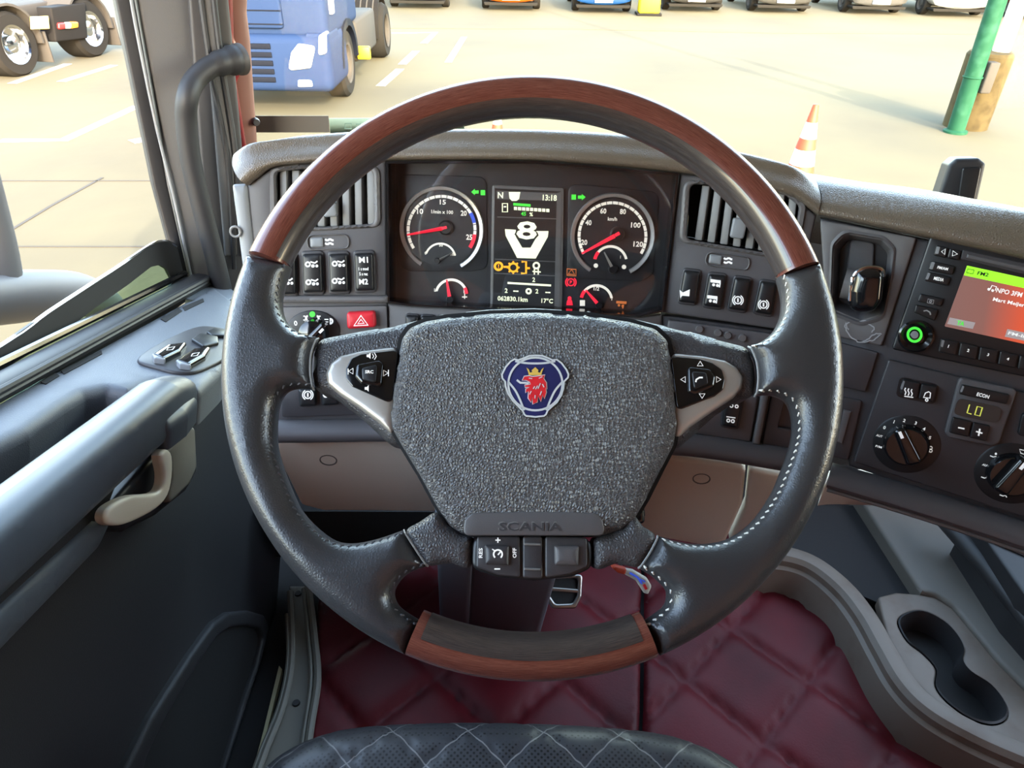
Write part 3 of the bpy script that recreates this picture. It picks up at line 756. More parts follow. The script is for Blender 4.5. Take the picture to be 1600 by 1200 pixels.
# small scales inside the big dials
p = Print(MC, H1 + 0.0006); p.arc(688, 404, 22, 25, 160, 12, 16); p.out('small_scale', M['lit_white'], ta)
needle(ta, (683, 408), (707, 395), 3, M['ring'], 0.004)
p = Print(MC, H1 + 0.0006); p.arc(954, 410, 23, 27, 140, 12, 16); p.disc(931, 415, 3.5); p.disc(975, 417, 3.5); p.out('small_scale', M['lit_white'], sp)
Print(MC, H1 + 0.0008).arc(954, 410, 22.5, 27.5, 168, 140, 5).out('red_band', M['lit_red'], sp)
needle(sp, (958, 421), (944, 394), 4, M['ring'], 0.006)
# small gauges at the foot
def small_gauge(name, cx, cy, r, a0, a1, redr, hub, tip, label):
    g = lathe(name, MC.hit(cx, cy, HD), MC.N, [(0, 0.001), (r * 0.0007, 0.001), (r * 0.0007, 0)], M['dial'], clu, n=24); g['label'] = label
    Print(MC, HD + 0.0015).arc(cx, cy, r - 4, r, a0, a1, 18).out('scale', M['lit_white'], g)
    Print(MC, HD + 0.0018).arc(cx, cy, r - 4.5, r + 0.5, redr[0], redr[1], 6).out('red_band', M['lit_red'], g)
    needle(g, hub, tip, 4.5, M['lit_red'], 0.005)
    return g
g = small_gauge('temperature_gauge', 705, 461, 26, 165, 22, (28, 5), (703, 468), (698, 437), 'small gauge at the foot left of the display')
p = Print(MC, HD + 0.0015); p.text('L', 680, 453, 5); p.text('H', 727, 455, 6); p.line([(722, 464), (730, 464)], 2); p.line([(726, 458), (726, 467)], 1.5); p.out('symbol', M['lit_white'], g)
g = small_gauge('fuel_gauge', 932, 470, 26, 140, 10, (168, 140), (936, 477), (915, 453), 'small gauge at the foot right of the display')
p = Print(MC, HD + 0.0015); p.text('1/2', 932, 451, 6); p.poly([(906, 469), (914, 469), (914, 478), (906, 478)]); p.text('0', 909, 462, 5); p.text('1', 956, 467, 5); p.out('symbol', M['lit_white'], g)
# warning lamps
H3 = HD + 0.0026
def arrow(x, y, s): return [(x - 7 * s, y), (x - 1 * s, y - 5), (x - 1 * s, y - 2.5), (x + 5 * s, y - 2.5), (x + 5 * s, y + 2.5), (x - 1 * s, y + 2.5), (x - 1 * s, y + 5)]
o = Print(MC, H3).poly(arrow(743, 300, 1)).poly([(751, 297), (758, 297), (758, 305), (751, 305)]).out('turn_arrow', M['lit_green'], clu)
o = Print(MC, H3).poly(arrow(908, 308, -1)).poly([(893, 304), (900, 304), (900, 312), (893, 312)]).out('turn_arrow', M['lit_green'], clu)
Print(MC, H3).line([(886, 420), (900, 421), (900, 431), (886, 430)], 1.6, True).line([(888, 428), (893, 421), (898, 429)], 1.8, True).out('warning_lamp', M['lit_amber_dim'], clu)
Print(MC, H3).arc(892, 441, 4.6, 6.2, 0, 360, 18).arc(892, 441, 7.2, 9, 130, 230, 8).arc(892, 441, 7.2, 9, -50, 50, 8).text('P', 892, 441, 5).out('brake_warning_lamp', M['lit_red'], clu)
Print(MC, H3).poly([(890, 466), (894, 470), (895, 477), (885, 477), (886, 470)]).disc(890, 466, 3).out('belt_warning_lamp', M['lit_red'], clu)
Print(MC, H3).line([(963, 472), (979, 473)], 4).disc(967, 477, 2).disc(973, 478, 2).line([(974, 476), (973, 482)], 2).out('trailer_lamp', M['lit_amber_dim'], clu)
# centre display
dp = pslab('display', MC, [(769, 289), (881, 294), (878, 482), (766, 477)], HD, HD + 0.004, M['lcd_bar'], clu, r=0.003, bev=0.001); dp['label'] = 'portrait centre display with large 8 and V'
HS = HD + 0.0045
pslab('display_pane', MC, [(773, 294), (877, 299), (874, 480), (770, 476)], HD, HS, M['lcd'], dp)
HS2 = HS + 0.0002
Print(MC, HS2).poly([(776, 298), (872, 302), (872, 314), (776, 311)]).line([(777, 339), (870, 342)], 1.5).line([(773, 405), (868, 409)], 1.5).line([(772, 427), (867, 431)], 1.5).poly([(870, 302), (877, 299), (874, 480), (866, 478)]).out('display_lines', M['lcd_bar'], dp)
p = Print(MC, HS2 + 0.0003)
p.text('N', 782, 305, 9); p.poly([(795, 300), (813, 300), (811, 311), (807, 314), (800, 314), (796, 310)]); p.text('13:18', 859, 309, 9, 22)
p.line([(785, 318), (793, 318), (793, 331), (785, 331)], 1.8, True); p.line([(787, 323), (791, 323)], 2)
for i in range(9): p.poly([(803 + 6.3 * i, 323 + 0.4 * i), (808 + 6.3 * i, 323.3 + 0.4 * i), (808 + 6.3 * i, 328.3 + 0.4 * i), (803 + 6.3 * i, 328 + 0.4 * i)])
# V
p.poly([(789, 358), (806, 359), (806, 370), (816, 387), (829, 387), (838, 371), (838, 361), (857, 361), (856, 370), (837, 404), (808, 403), (790, 368)])
p.line([(793, 442), (861, 446)], 3); p.text('2', 834, 437, 7); p.text('2', 791, 454, 7); p.text('2', 839, 455, 7); p.arc(826, 455, 2, 5, 0, 360, 12)
p.text('--', 806, 455, 2, 8); p.text('--', 856, 457, 2, 8)
p.text('062830.1km', 801, 467, 7.5, 47); p.text('17\u00b0C', 855, 470, 7.5, 18)
p.arc(838, 415, 3, 6, 0, 360, 14); p.line([(832, 424), (845, 425)], 2); p.line([(835, 420), (835, 429)], 2); p.line([(841, 420), (841, 429)], 2)
p.text('%', 830, 335, 6)
p.out('display_marks', M['lit_cream'], dp)
p = Print(MC, HS2 + 0.0006); p.text('8', 823, 360, 32, 38); p.out('numeral_shadow', M['lcd'], dp)
Print(MC, HS2 + 0.0009).text('8', 823, 360, 28, 32).out('numeral', M['lit_cream'], dp)
Print(MC, HS2).poly([(802, 317), (829, 319), (829, 323), (802, 321)]).text('45', 818, 334, 6).out('level_bar', M['lit_green'], dp)
p = Print(MC, HS2 + 0.0002); p.arc(779, 416, 4, 7.5, 0, 360, 18); p.text('!', 779, 416, 6); p.arc(802, 418, 5, 8, 0, 360, 18); p.line([(787, 417), (795, 417)], 3)
for i in range(8):
    q = i * math.pi / 4; p.line([(802 + 7.5 * math.cos(q), 418 + 7.5 * math.sin(q)), (802 + 10 * math.cos(q), 418 + 10 * math.sin(q))], 2.5)
p.line([(815, 409), (822, 409), (822, 427), (814, 427)], 3); p.line([(822, 419), (828, 419)], 3); p.out('warning_symbols', M['lit_orange'], dp)

# ================================================================== CENTRE STACK
base = pslab('console_panel', MK, [(1281, 340), (1900, 472), (1820, 900), (1326, 728), (1300, 560)], -0.07, -0.004, M['dash_dark'], dash, bev=0.003, holes=[[(1318, 360), (1382, 371), (1400, 390), (1396, 432), (1384, 495), (1346, 506), (1296, 486), (1299, 382)]])
# brake lever module
pm = thing('parking_brake_lever', 'black parking brake lever with chrome edge in its recess', 'lever', MK.hit(1340, 520))
pslab('surround', MK, [(1281, 343), (1432, 372), (1378, 541), (1298, 524), (1290, 480)], -0.0035, 0.002, M['panel'], pm, r=0.003, bev=0.002,
      holes=[[(1322, 366), (1378, 376), (1394, 392), (1390, 430), (1378, 490), (1345, 500), (1300, 482), (1304, 385)]])
u = rnd(MK.uvs([(1322, 366), (1378, 376), (1394, 392), (1390, 430), (1378, 490), (1345, 500), (1300, 482), (1304, 385)], 0.002), 0.012)
cc = A(u).mean(0)
loft('recess_wall', [[MK.w(a, b, 0.003) for a, b in [tuple(cc + (A(q) - cc) * 1.14) for q in u]], [MK.w(a, b, 0.004) for a, b in [tuple(cc + (A(q) - cc) * 1.07) for q in u]], [MK.w(a, b, 0.0) for a, b in u], [MK.w(a, b, -0.03) for a, b in [tuple(cc + (A(q) - cc) * 0.85) for q in u]]], M['dash'], pm, closed=True, angle=60)
slab('recess_back', MK, [tuple(cc + (A(q) - cc) * 0.95) for q in u], -0.05, -0.03, M['black'], pm)
pslab('gate_plate', MK, [(1328, 372), (1366, 380), (1364, 430), (1322, 425)], -0.035, -0.024, M['dash'], pm, r=0.006, bev=0.002)
tube('pivot_drum', [MK.hit(1318, 442, 0.0), MK.hit(1345, 447, 0.0)], 0.017, M['panel'], pm, n=20)
kn = pslab('lever_knob', MK, [(1334, 424), (1352, 416), (1374, 418), (1382, 432), (1378, 470), (1366, 488), (1340, 490), (1326, 482), (1326, 455)], -0.01, 0.028, M['gloss'], pm, r=0.012, hp=0.022, bev=0.012)
tube('chrome_edge', crom([MK.hit(x, y, 0.021) for x, y in [(1328, 470), (1332, 435), (1346, 421), (1362, 418), (1377, 421), (1381, 432)]], 5), 0.0022, M['chrome'], pm, n=8)
# scuffed adhesive patch
p = Print(MK, 0.0025)
for a in ([(1320, 509), (1330, 503), (1350, 502), (1366, 503)], [(1320, 509), (1326, 522), (1340, 534), (1352, 532), (1366, 522), (1378, 522)], [(1356, 505), (1366, 512), (1362, 520)], [(1345, 535), (1362, 532), (1376, 524)], [(1322, 505), (1326, 516)]):
    p.line([(x + random.uniform(-1, 1), y + random.uniform(-1, 1)) for x, y in crom(a, 5)], 2.0)
o = p.out('glue_mark', M['print_grey'], pm); o['label'] = 'scuffed pale glue mark'
pslab('blank_plate', MK, [(1299, 532), (1372, 551), (1352, 612), (1296, 600)], -0.01, 0.001, M['dash_dark'], dash, r=0.002, bev=0.001)
bn = pslab('side_bin', MK, [(1298, 616), (1348, 626), (1326, 720), (1300, 714)], -0.03, -0.001, M['dash_dark'], dash, r=0.004, bev=0.002)
pslab('bin_pane', MK, [(1318, 640), (1330, 643), (1316, 694), (1308, 690)], -0.01, 0.001, M['panel'], bn, bev=0.001)

# radio
rad = thing('radio', 'car radio with tilted colour screen and preset keys', 'radio', MK.hit(1520, 575))
pslab('fascia', MK, [(1454, 368), (1880, 460), (1850, 640), (1393, 546)], -0.0035, 0.004, M['black'], rad, r=0.004, bev=0.002)
def key(fr, px, par, pr=None, h=0.008, mt='black', r=0.0018, label=None, name='button', white=True):
    k = pslab(name, fr, px, 0.0, h, M[mt], par, r=r, bev=0.0012)
    if label: k['label'] = label
    if pr:
        p = Print(fr, h + 0.0001); pr(p); p.out('symbol', M['print'] if white else M['print_grey'], k)
    return k
def glint(fr, px, k, h=0.0085): pslab('painted_glint', fr, px, 0.003, h, M['trim'], k, r=0.0008)  # pale grey slab painted on as a highlight at the key's edge
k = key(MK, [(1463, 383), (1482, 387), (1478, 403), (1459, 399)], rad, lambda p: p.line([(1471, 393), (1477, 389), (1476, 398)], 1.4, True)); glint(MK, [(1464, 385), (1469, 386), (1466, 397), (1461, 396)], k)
key(MK, [(1484, 388), (1502, 392), (1498, 407), (1480, 403)], rad, lambda p: p.line([(1489, 392), (1496, 397), (1488, 400)], 1.4, True))
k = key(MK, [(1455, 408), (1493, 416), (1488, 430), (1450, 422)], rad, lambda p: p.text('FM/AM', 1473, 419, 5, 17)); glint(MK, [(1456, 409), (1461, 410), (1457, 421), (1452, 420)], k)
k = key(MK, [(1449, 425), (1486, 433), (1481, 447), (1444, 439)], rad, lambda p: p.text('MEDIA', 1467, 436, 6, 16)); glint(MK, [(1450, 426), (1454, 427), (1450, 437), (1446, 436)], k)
key(MK, [(1438, 459), (1474, 467), (1470, 479), (1433, 471)], rad, lambda p: (p.line([(1450, 467), (1459, 469), (1458, 475), (1449, 473)], 1.2, True), p.arc(1454, 471, 1, 2.4, 0, 360, 8)), white=False)
key(MK, [(1431, 476), (1466, 484), (1460, 502), (1428, 488)], rad, lambda p: p.line([(1443, 486), (1448, 485), (1453, 488), (1454, 492)], 2.2), white=False)
k = lathe('volume_knob', MK.hit(1431, 525, 0.004), MK.N, [(0, 0.012), (0.006, 0.012), (0.0075, 0.011), (0.008, 0.002), (0.0155, 0.004), (0.0175, 0.003), (0.018, 0.0)], M['gloss'], rad, n=32)
Print(MK, 0.0165).arc(1429, 523, 8.5, 12.5, 0, 360, 28).out('lit_ring', M['lit_green'], k)
Print(MK, 0.0166).disc(1429, 523, 6).out('knob_cap', M['trim'], k)
slot = pslab('disc_slot', MK, [(1504, 390), (1800, 455), (1796, 475), (1500, 405)], 0.0, 0.0055, M['dash_dark'], rad, r=0.002, bev=0.001)
pslab('slot_brush', MK, [(1512, 397), (1790, 460), (1788, 468), (1510, 403)], 0.004, 0.007, M['dash'], slot, bev=0.001)
for i in range(6):
    x, y = 1470 + 31 * i, 529 + 6.6 * i
    k = key(MK, [(x, y), (x + 28, y + 6), (x + 24, y + 27), (x - 4, y + 21)], rad, (lambda s, x, y: (lambda p: p.text(s, x, y, 5.5)))(str(i + 1), x + 12, y + 12))
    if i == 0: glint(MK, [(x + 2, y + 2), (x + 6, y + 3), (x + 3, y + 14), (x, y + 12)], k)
scm = mat('radio_screen', (26, 20, 20), 0.3, spec=0.3, emit=((120, 78, 68), 0.6))
_t = scm.node_tree; _x = _t.nodes.new('ShaderNodeTexCoord'); _s = _t.nodes.new('ShaderNodeSeparateXYZ'); _r = _t.nodes.new('ShaderNodeValToRGB')
_t.links.new(_x.outputs['Generated'], _s.inputs[0]); _t.links.new(_s.outputs[0], _r.inputs[0])
_r.color_ramp.elements[0].color = lin((140, 104, 98)); _r.color_ramp.elements[1].color = lin((60, 44, 44)); _e = _r.color_ramp.elements.new(0.40); _e.color = lin((225, 92, 60)); _e = _r.color_ramp.elements.new(0.2); _e.color = lin((146, 100, 92))
_t.links.new(_r.outputs[0], _t.nodes['Principled BSDF'].inputs['Emission Color'])
scr = pslab('screen', MK, [(1511, 415), (1800, 478), (1770, 575), (1476, 510)], 0.0, 0.005, scm, rad, r=0.001)
Print(MK, 0.0053).poly([(1511, 415), (1800, 478), (1796, 492), (1506, 430)]).out('header_bar', M['screen_green'], scr)
p = Print(MK, 0.0058); p.text('FM2', 1536, 428, 7, 18); p.line([(1512, 420), (1522, 422), (1520, 428), (1510, 426)], 1.3, True); p.out('header_lettering', M['black'], scr)
p = Print(MK, 0.0056); p.text('NPO 3FM', 1577, 457, 9, 42); p.disc(1545, 452, 2.2); p.disc(1551, 454, 2.2); p.line([(1547, 452), (1550, 446), (1557, 448), (1555, 454)], 1.6)
p.text('Mart Meijer', 1576, 473, 9, 52); p.text('FM-lijst', 1594, 525, 8, 40); p.out('screen_lettering', M['print'], scr)
Print(MK, 0.0053).poly([(1484, 496), (1524, 504), (1520, 514), (1480, 506)]).out('screen_button', M['screen_grey'], scr)
Print(MK, 0.0053).poly([(1574, 514), (1640, 528), (1636, 540), (1570, 526)]).out('screen_button', M['screen_grey'], scr)
Print(MK, 0.0058).text('TA', 1501, 505, 8, 12).out('traffic_lettering', M['lit_green'], scr)

# climate unit
cl = thing('climate_panel', 'heater control panel with round dials and temperature display', 'control panel', MK.hit(1480, 740))
pslab('fascia', MK, [(1388, 562), (1860, 676), (1820, 880), (1333, 722)], -0.0035, 0.003, M['dash_dark'], cl, r=0.003, bev=0.002)
def heat(p):
    for i in range(3): p.line([(1414 + 5 * i, 617 - 0.0 + i), (1415.5 + 5 * i, 613 + i), (1413.5 + 5 * i, 609 + i), (1415 + 5 * i, 606 + i)], 1.8)
    p.line([(1413, 619), (1427, 621)], 1.8)
pslab('button_well', MK, [(1406, 588), (1468, 601), (1461, 633), (1399, 619)], 0.0, 0.004, M['black'], cl, r=0.006)
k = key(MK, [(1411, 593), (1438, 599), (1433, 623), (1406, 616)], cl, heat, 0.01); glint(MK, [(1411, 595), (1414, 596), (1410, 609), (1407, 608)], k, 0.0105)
key(MK, [(1440, 600), (1465, 605), (1459, 629), (1435, 623)], cl, lambda p: (p.line([(1446, 614), (1451, 612), (1454, 614), (1453, 622), (1443, 621)], 1.8, True), p.arc(1448, 625, 1.2, 2.8, 0, 360, 10)), 0.01)
tu = pslab('temperature_unit', MK, [(1499, 590), (1590, 609), (1562, 692), (1549, 697), (1482, 684), (1476, 676)], 0.0, 0.009, M['dash'], cl, r=0.005, bev=0.002)
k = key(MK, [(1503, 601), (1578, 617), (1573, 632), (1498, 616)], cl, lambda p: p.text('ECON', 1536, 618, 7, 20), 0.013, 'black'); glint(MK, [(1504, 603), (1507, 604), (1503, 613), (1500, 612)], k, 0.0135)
d = pslab('temperature_display', MK, [(1497, 622), (1566, 637), (1558, 662), (1489, 647)], 0.0, 0.011, M['lcd'], cl, r=0.006); d['label'] = 'small display reading LO'
p = Print(MK, 0.0113); p.line([(1515, 632), (1511, 645), (1518, 647)], 1.8); p.line([(1527, 635), (1535, 637), (1531, 650), (1523, 648)], 1.8, True); p.out('digits', mat('lit_olive', (190, 190, 80), 0.5, emit=((190, 195, 80), 0.6)), d)
key(MK, [(1489, 652), (1519, 659), (1513, 683), (1483, 676)], cl, lambda p: p.line([(1497, 668), (1507, 670)], 2.6), 0.013)
key(MK, [(1521, 660), (1548, 666), (1541, 690), (1515, 684)], cl, lambda p: (p.line([(1525, 674), (1535, 677)], 2.6), p.line([(1531, 670), (1529, 681)], 2.6)), 0.013)
def dial(cx, cy, marks, ang, label):
    k = MK.mpp(cx, cy); c = MK.hit(cx, cy, 0.003)
    b = lathe('rotary_dial', c, MK.N, [(0, 0.001), (0.032, 0.001), (0.034, 0.0)], M['black'], cl, n=40); b['label'] = label
    lathe('rotary_knob', c, MK.N, [(0, 0.012), (0.02, 0.012), (0.0225, 0.009), (0.0235, 0.001)], M['gloss'], b, n=36)
    u, v = MK.uv(cx, cy, 0.015); q = math.radians(ang); t = A([math.cos(q), math.sin(q)]); n = A([-t[1], t[0]]); C = A([u, v])
    slab('grip_bar', MK, rnd([tuple(C + t * 0.022 + n * 0.006), tuple(C + t * 0.022 - n * 0.006), tuple(C - t * 0.022 - n * 0.008), tuple(C - t * 0.022 + n * 0.008)], 0.005), 0.012, 0.028, M['gloss'], b, bev=0.004)
    pp = Print(MK, 0.0282); e = C + t * 0.014
    pp.add([e + t * 0.005 + n * 0.0016, e + t * 0.005 - n * 0.0016, e - t * 0.003 - n * 0.0016, e - t * 0.003 + n * 0.0016], [(0, 1, 2, 3)]); pp.out('pointer_mark', M['print'], b)
    p = Print(MK, 0.0043)
    for f in marks: f(p)
    p.out('dial_marks', M['print'], b)
T = lambda s, x, y, h=6, w=None: (lambda p: p.text(s, x, y, h, w))
def fan(p):
    for i in range(4):
        q = math.pi / 4 + i * math.pi / 2; p.arc(1452 + 3.2 * math.cos(q), 702 + 3.2 * math.sin(q), 1.6, 3, 0, 360, 10)
def man(x, y): return lambda p: (p.disc(x + 3, y - 3, 1.8), p.line([(x - 6, y), (x - 1, y + 2), (x + 3, y + 1), (x + 5, y + 4)], 1.8))
dial(1416, 694, [T('0', 1382, 668), T('1', 1397, 659), T('2', 1413, 657), T('3', 1431, 661), T('4', 1444, 670), T('5', 1453, 684), T('AUT', 1374, 681, 4, 10), T('P/M', 1373, 698, 4, 10), fan], 128, 'fan speed dial numbered 0 to 5')
dial(1580, 740, [man(1553, 712), man(1539, 745), man(1568, 773), T('AUT', 1540, 727, 4, 11), lambda p: (p.line([(1593, 702), (1606, 705), (1604, 711), (1595, 708)], 1.6, True))], 75, 'air direction dial with seated figure symbols')
key(MK, [(1598, 645), (1640, 655), (1632, 690), (1590, 680)], cl, None, 0.009, 'black', r=0.004)
# ================================================================== STEERING WHEEL
AL = math.radians(12)
WH = Frame(dep(831, 552, 0.519), RT, UP * math.cos(AL) + FW * math.sin(AL))
sw = thing('steering_wheel', 'four-spoke truck steering wheel with wood and black leather rim', 'steering wheel', WH.w(0, 0, -0.09))
RO_, RA, RB = 0.2252, 0.0155, 0.0165
RC = RO_ - RA
def ang(px, py): u, v = WH.uv(px, py); return math.atan2(v, u)
def rim_arc(name, a0, a1, q0, q1, mt, par, grow=0.0, n=90, m=20, caps=True, closed=True):
    V = []; Fc = []; UVs = []
    for i in range(n + 1):
        a = a0 + (a1 - a0) * i / n; er = WH.U * math.cos(a) + WH.V * math.sin(a)
        for k in range(m if closed else m + 1):
            q = q0 + (q1 - q0) * k / m
            V.append(WH.P + er * (RC + (RA + grow) * math.cos(q)) + WH.N * ((RB + grow) * math.sin(q))); UVs.append((a * RC * 10, q / 6.28 * 4))
    mm = m if closed else m + 1
    for i in range(n):
        for k in range(m):
            j = (k + 1) % mm if closed else k + 1; Fc.append((i * mm + k, i * mm + j, (i + 1) * mm + j, (i + 1) * mm + k))
    if caps and closed: Fc += [tuple(range(mm)), tuple(n * mm + k for k in reversed(range(mm)))]
    o = mk(name, V, Fc, mt, par, uv=UVs, angle=50)
    bm = bmesh.new(); bm.from_mesh(o.data); bmesh.ops.recalc_face_normals(bm, faces=bm.faces); bm.to_mesh(o.data); bm.free(); return o
aL = ang(427, 411); aR = ang(1242, 426)
bL = ang(645, 996); bR = ang(1016, 1000)
if aL < 0: aL += 2 * math.pi
wt = rim_arc('wood_rim', aR, aL, 0, 2 * math.pi, M['wood'], sw); wt['label'] = 'polished red-brown wooden upper rim'
rim_arc('wood_inlay', aR + 0.012, aL - 0.012, math.radians(127), math.radians(240), M['wood_dark'], wt, 0.0003, closed=False, m=14)
wb = rim_arc('wood_rim', bL, bR, 0, 2 * math.pi, M['wood'], sw, n=40); wb['label'] = 'polished red-brown wooden lower rim'
rim_arc('wood_inlay', bL + 0.03, bR - 0.03, math.radians(90), math.radians(225), M['wood_dark'], wb, 0.0003, closed=False, m=14, n=40)

def arcpts(a0, a1, n, R=RO_): return [(R * math.cos(a0 + (a1 - a0) * i / n), R * math.sin(a0 + (a1 - a0) * i / n)) for i in range(n + 1)]
LI = [(455, 418), (445, 448), (441, 478), (449, 504), (470, 521), (497, 528)]
LS = [(497, 528), (488, 552), (486, 582), (490, 609)]
LL = [(490, 609), (468, 607), (448, 613), (437, 632), (433, 665), (436, 708), (459, 772), (480, 808), (518, 841), (550, 849), (590, 842), (631, 828)]
LT = [(631, 828), (650, 858), (668, 885)]
LB = [(668, 885), (642, 894), (625, 909), (617, 929), (626, 949), (654, 968)]
RI = [(1214, 434), (1221, 465), (1219, 495), (1206, 520), (1188, 535), (1170, 541)]
RS = [(1170, 541), (1180, 565), (1183, 592), (1180, 619)]
RL = [(1180, 619), (1206, 618), (1229, 629), (1237, 651), (1238, 677), (1232, 705), (1220, 738), (1203, 776), (1172, 818), (1132, 844), (1088, 850), (1055, 845), (1028, 837)]
RTp = [(1028, 837), (1014, 864), (998, 888)]
RB_ = [(998, 888), (1020, 902), (1038, 920), (1041, 934), (1034, 950), (1004, 971)]
def sm(p, n=4): return [tuple(q) for q in crom(p, n)]
def px2(p): return [WH.uv(x, y, 0.0) for x, y in p]
oa0 = ang(402, 405); oa0 += 2 * math.pi if oa0 < 0 else 0
oa1 = ang(634, 1023) + 2 * math.pi
left = px2(sm(LI)) + px2(sm(LS))[1:] + px2(sm(LL))[1:] + px2(sm(LT))[1:] + px2(sm(LB))[1:] + arcpts(oa1, oa0, 60)
lg = slab('leather_grip', WH, left, -RB - 0.0006, RB + 0.0006, M['leather'], sw, bev=0.0165, res=0.006, both=True, seg=0.004); lg['label'] = 'black leather left grip with two spokes'
ob0 = ang(1031, 1026); ob1 = ang(1267, 415)
right = px2(sm(RI)) + px2(sm(RS))[1:] + px2(sm(RL))[1:] + px2(sm(RTp))[1:] + px2(sm(RB_))[1:] + arcpts(ob0, ob1, 60)
rg = slab('leather_grip', WH, right, -RB - 0.0006, RB + 0.0006, M['leather'], sw, bev=0.0165, res=0.006, both=True, seg=0.004); rg['label'] = 'black leather right grip with white stitching'
def stitches(path, par, mt, step=0.0052, L=0.0034, inset=0.0022, h=0.008):
    pts = A(px2(sm(path, 8))); V = []; Fc = []; d = np.r_[0, np.cumsum(np.linalg.norm(np.diff(pts, axis=0), axis=1))]
    s = step / 2
    while s < d[-1]:
        p = A([np.interp(s, d, pts[:, 0]), np.interp(s, d, pts[:, 1])]); p2 = A([np.interp(s + 0.001, d, pts[:, 0]), np.interp(s + 0.001, d, pts[:, 1])])
        t = p2 - p; t /= max(np.linalg.norm(t), 1e-9); n = A([t[1], -t[0]])
        if not inside(A([p + n * inset]), [A(par_poly)])[0]: n = -n
        c = p + n * inset; a = c - t * L / 2 + n * 0.0008; b = c + t * L / 2 - n * 0.0008
        g, f, _ = tube_geo([WH.w(a[0], a[1], h - 0.001), WH.w(c[0], c[1], h + 0.0005), WH.w(b[0], b[1], h - 0.001)], [0.0005, 0.0009, 0.0005], n=5, up=WH.N)
        k = len(V); V += g; Fc += [tuple(k + i for i in q) for q in f]; s += step
    return mk('stitching', V, Fc, mt, par)
par_poly = right
for p in (RL, RB_, RI): stitches(p, rg, M['thread'])
par_poly = left
for p in (LL, LB, LI): stitches(p, lg, M['thread_dark'])
for p, par in ((LS, lg), (LT, lg), (RS, rg), (RTp, rg)):
    tube('seam', [WH.w(*WH.uv(x, y, 0.014), 0.0125 if i in (0, len(sm(p)) - 1) else 0.0165) for i, (x, y) in enumerate(sm(p))], 0.0007, M['trim'] if par is rg else M['slat'], par, n=6, up=WH.N)

# spoke covers, pad, silver bezels
arm = [(497, 528), (560, 516), (620, 506), (690, 489), (765, 481), (835, 479), (920, 484), (1000, 498), (1080, 516), (1170, 541), (1181, 570), (1183, 596), (1180, 619), (1160, 622), (1120, 648), (1062, 700), (960, 720), (720, 720), (606, 692), (560, 650), (515, 616), (490, 609), (486, 585), (488, 552)]
pslab('spoke_cover', WH, arm, -0.03, 0.002, M['grain'], sw, r=0.01, hp=-0.004, bev=0.012, res=0.012)
Lsil = [(622, 539), (564, 546), (530, 554), (514, 566), (507, 582), (510, 600), (530, 617), (560, 637), (592, 661), (614, 682)]
Rsil = [(1048, 549), (1100, 554), (1135, 561), (1153, 572), (1164, 588), (1161, 606), (1149, 620), (1117, 641), (1082, 665), (1054, 690)]
Lpod = [(622, 546), (564, 553), (548, 560), (540, 576), (540, 592), (550, 604), (612, 631)]
Rpod = [(1048, 556), (1093, 560), (1114, 567), (1128, 577), (1133, 593), (1130, 609), (1117, 619), (1058, 642)]
for nm, P in (('l', Lsil), ('r', Rsil)):
    pslab('silver_bezel', WH, P, -0.012, 0.0065, M['satin'], sw, r=0.006, bev=0.005)
lp = pslab('control_pod', WH, Lpod, 0.0, 0.0078, M['gloss'], sw, r=0.004, bev=0.001); lp['label'] = 'audio control pod on the left spoke'
rp = pslab('control_pod', WH, Rpod, 0.0, 0.0078, M['gloss'], sw, r=0.004, bev=0.001); rp['label'] = 'phone control pod on the right spoke'
def podkey(par, outer, inner, pr):
    u = rnd(WH.uvs(outer, 0.010), 0.0025); v = rnd(WH.uvs(inner, 0.0125), 0.0018)
    pslab('key_rim', WH, outer, 0.004, 0.0105, M['gloss'], par, r=0.003, bev=0.0022)
    pslab('key_face', WH, inner, 0.006, 0.0118, M['black'], par, r=0.002, bev=0.0008)
    p = Print(WH, 0.0119); pr(p); p.out('key_symbol', M['print'], par)
podkey(lp, [(556, 569), (592, 562), (599, 568), (596, 600), (590, 604), (564, 599), (554, 588)], [(565, 575), (589, 569), (587, 598), (566, 593)], lambda p: p.text('SRC', 577, 581, 5, 13))
podkey(rp, [(1075, 572), (1110, 576), (1119, 588), (1116, 604), (1086, 617), (1076, 612)], [(1081, 580), (1104, 582), (1107, 599), (1085, 608)], lambda p: p.line([(1087, 597), (1088, 593), (1093, 590), (1098, 590)], 2.4))
tri = lambda x, y, dx, dy, s=4.5: [(x + dx * s, y + dy * s), (x - dx * s * 0.6 + dy * s, y - dy * s * 0.6 + dx * s), (x - dx * s * 0.6 - dy * s, y - dy * s * 0.6 - dx * s)]
p = Print(WH, 0.008)
p.line(tri(549, 580, -1, 0), 1.3, True).line([(544, 576), (544, 585)], 1.3).line(tri(602, 583, 1, 0), 1.3, True).line([(607, 578), (607, 588)], 1.3)
for x, y in ((577, 556), (574, 607)): p.poly([(x - 4, y - 2), (x - 1, y - 2), (x + 2, y - 5), (x + 2, y + 5), (x - 1, y + 2), (x - 4, y + 2)])
p.line([(582, 553), (584, 557), (582, 560)], 1.2).line([(585, 551), (588, 557), (585, 562)], 1.2).out('pod_symbols', M['print'], lp)
p = Print(WH, 0.008)
for x, y, dx, dy in ((1094, 569, 0, -1), (1097, 618, 0, 1), (1068, 593, -1, 0), (1122, 593, 1, 0)): p.line(tri(x, y, dx, dy), 1.4, True)
p.out('pod_symbols', M['print'], rp)

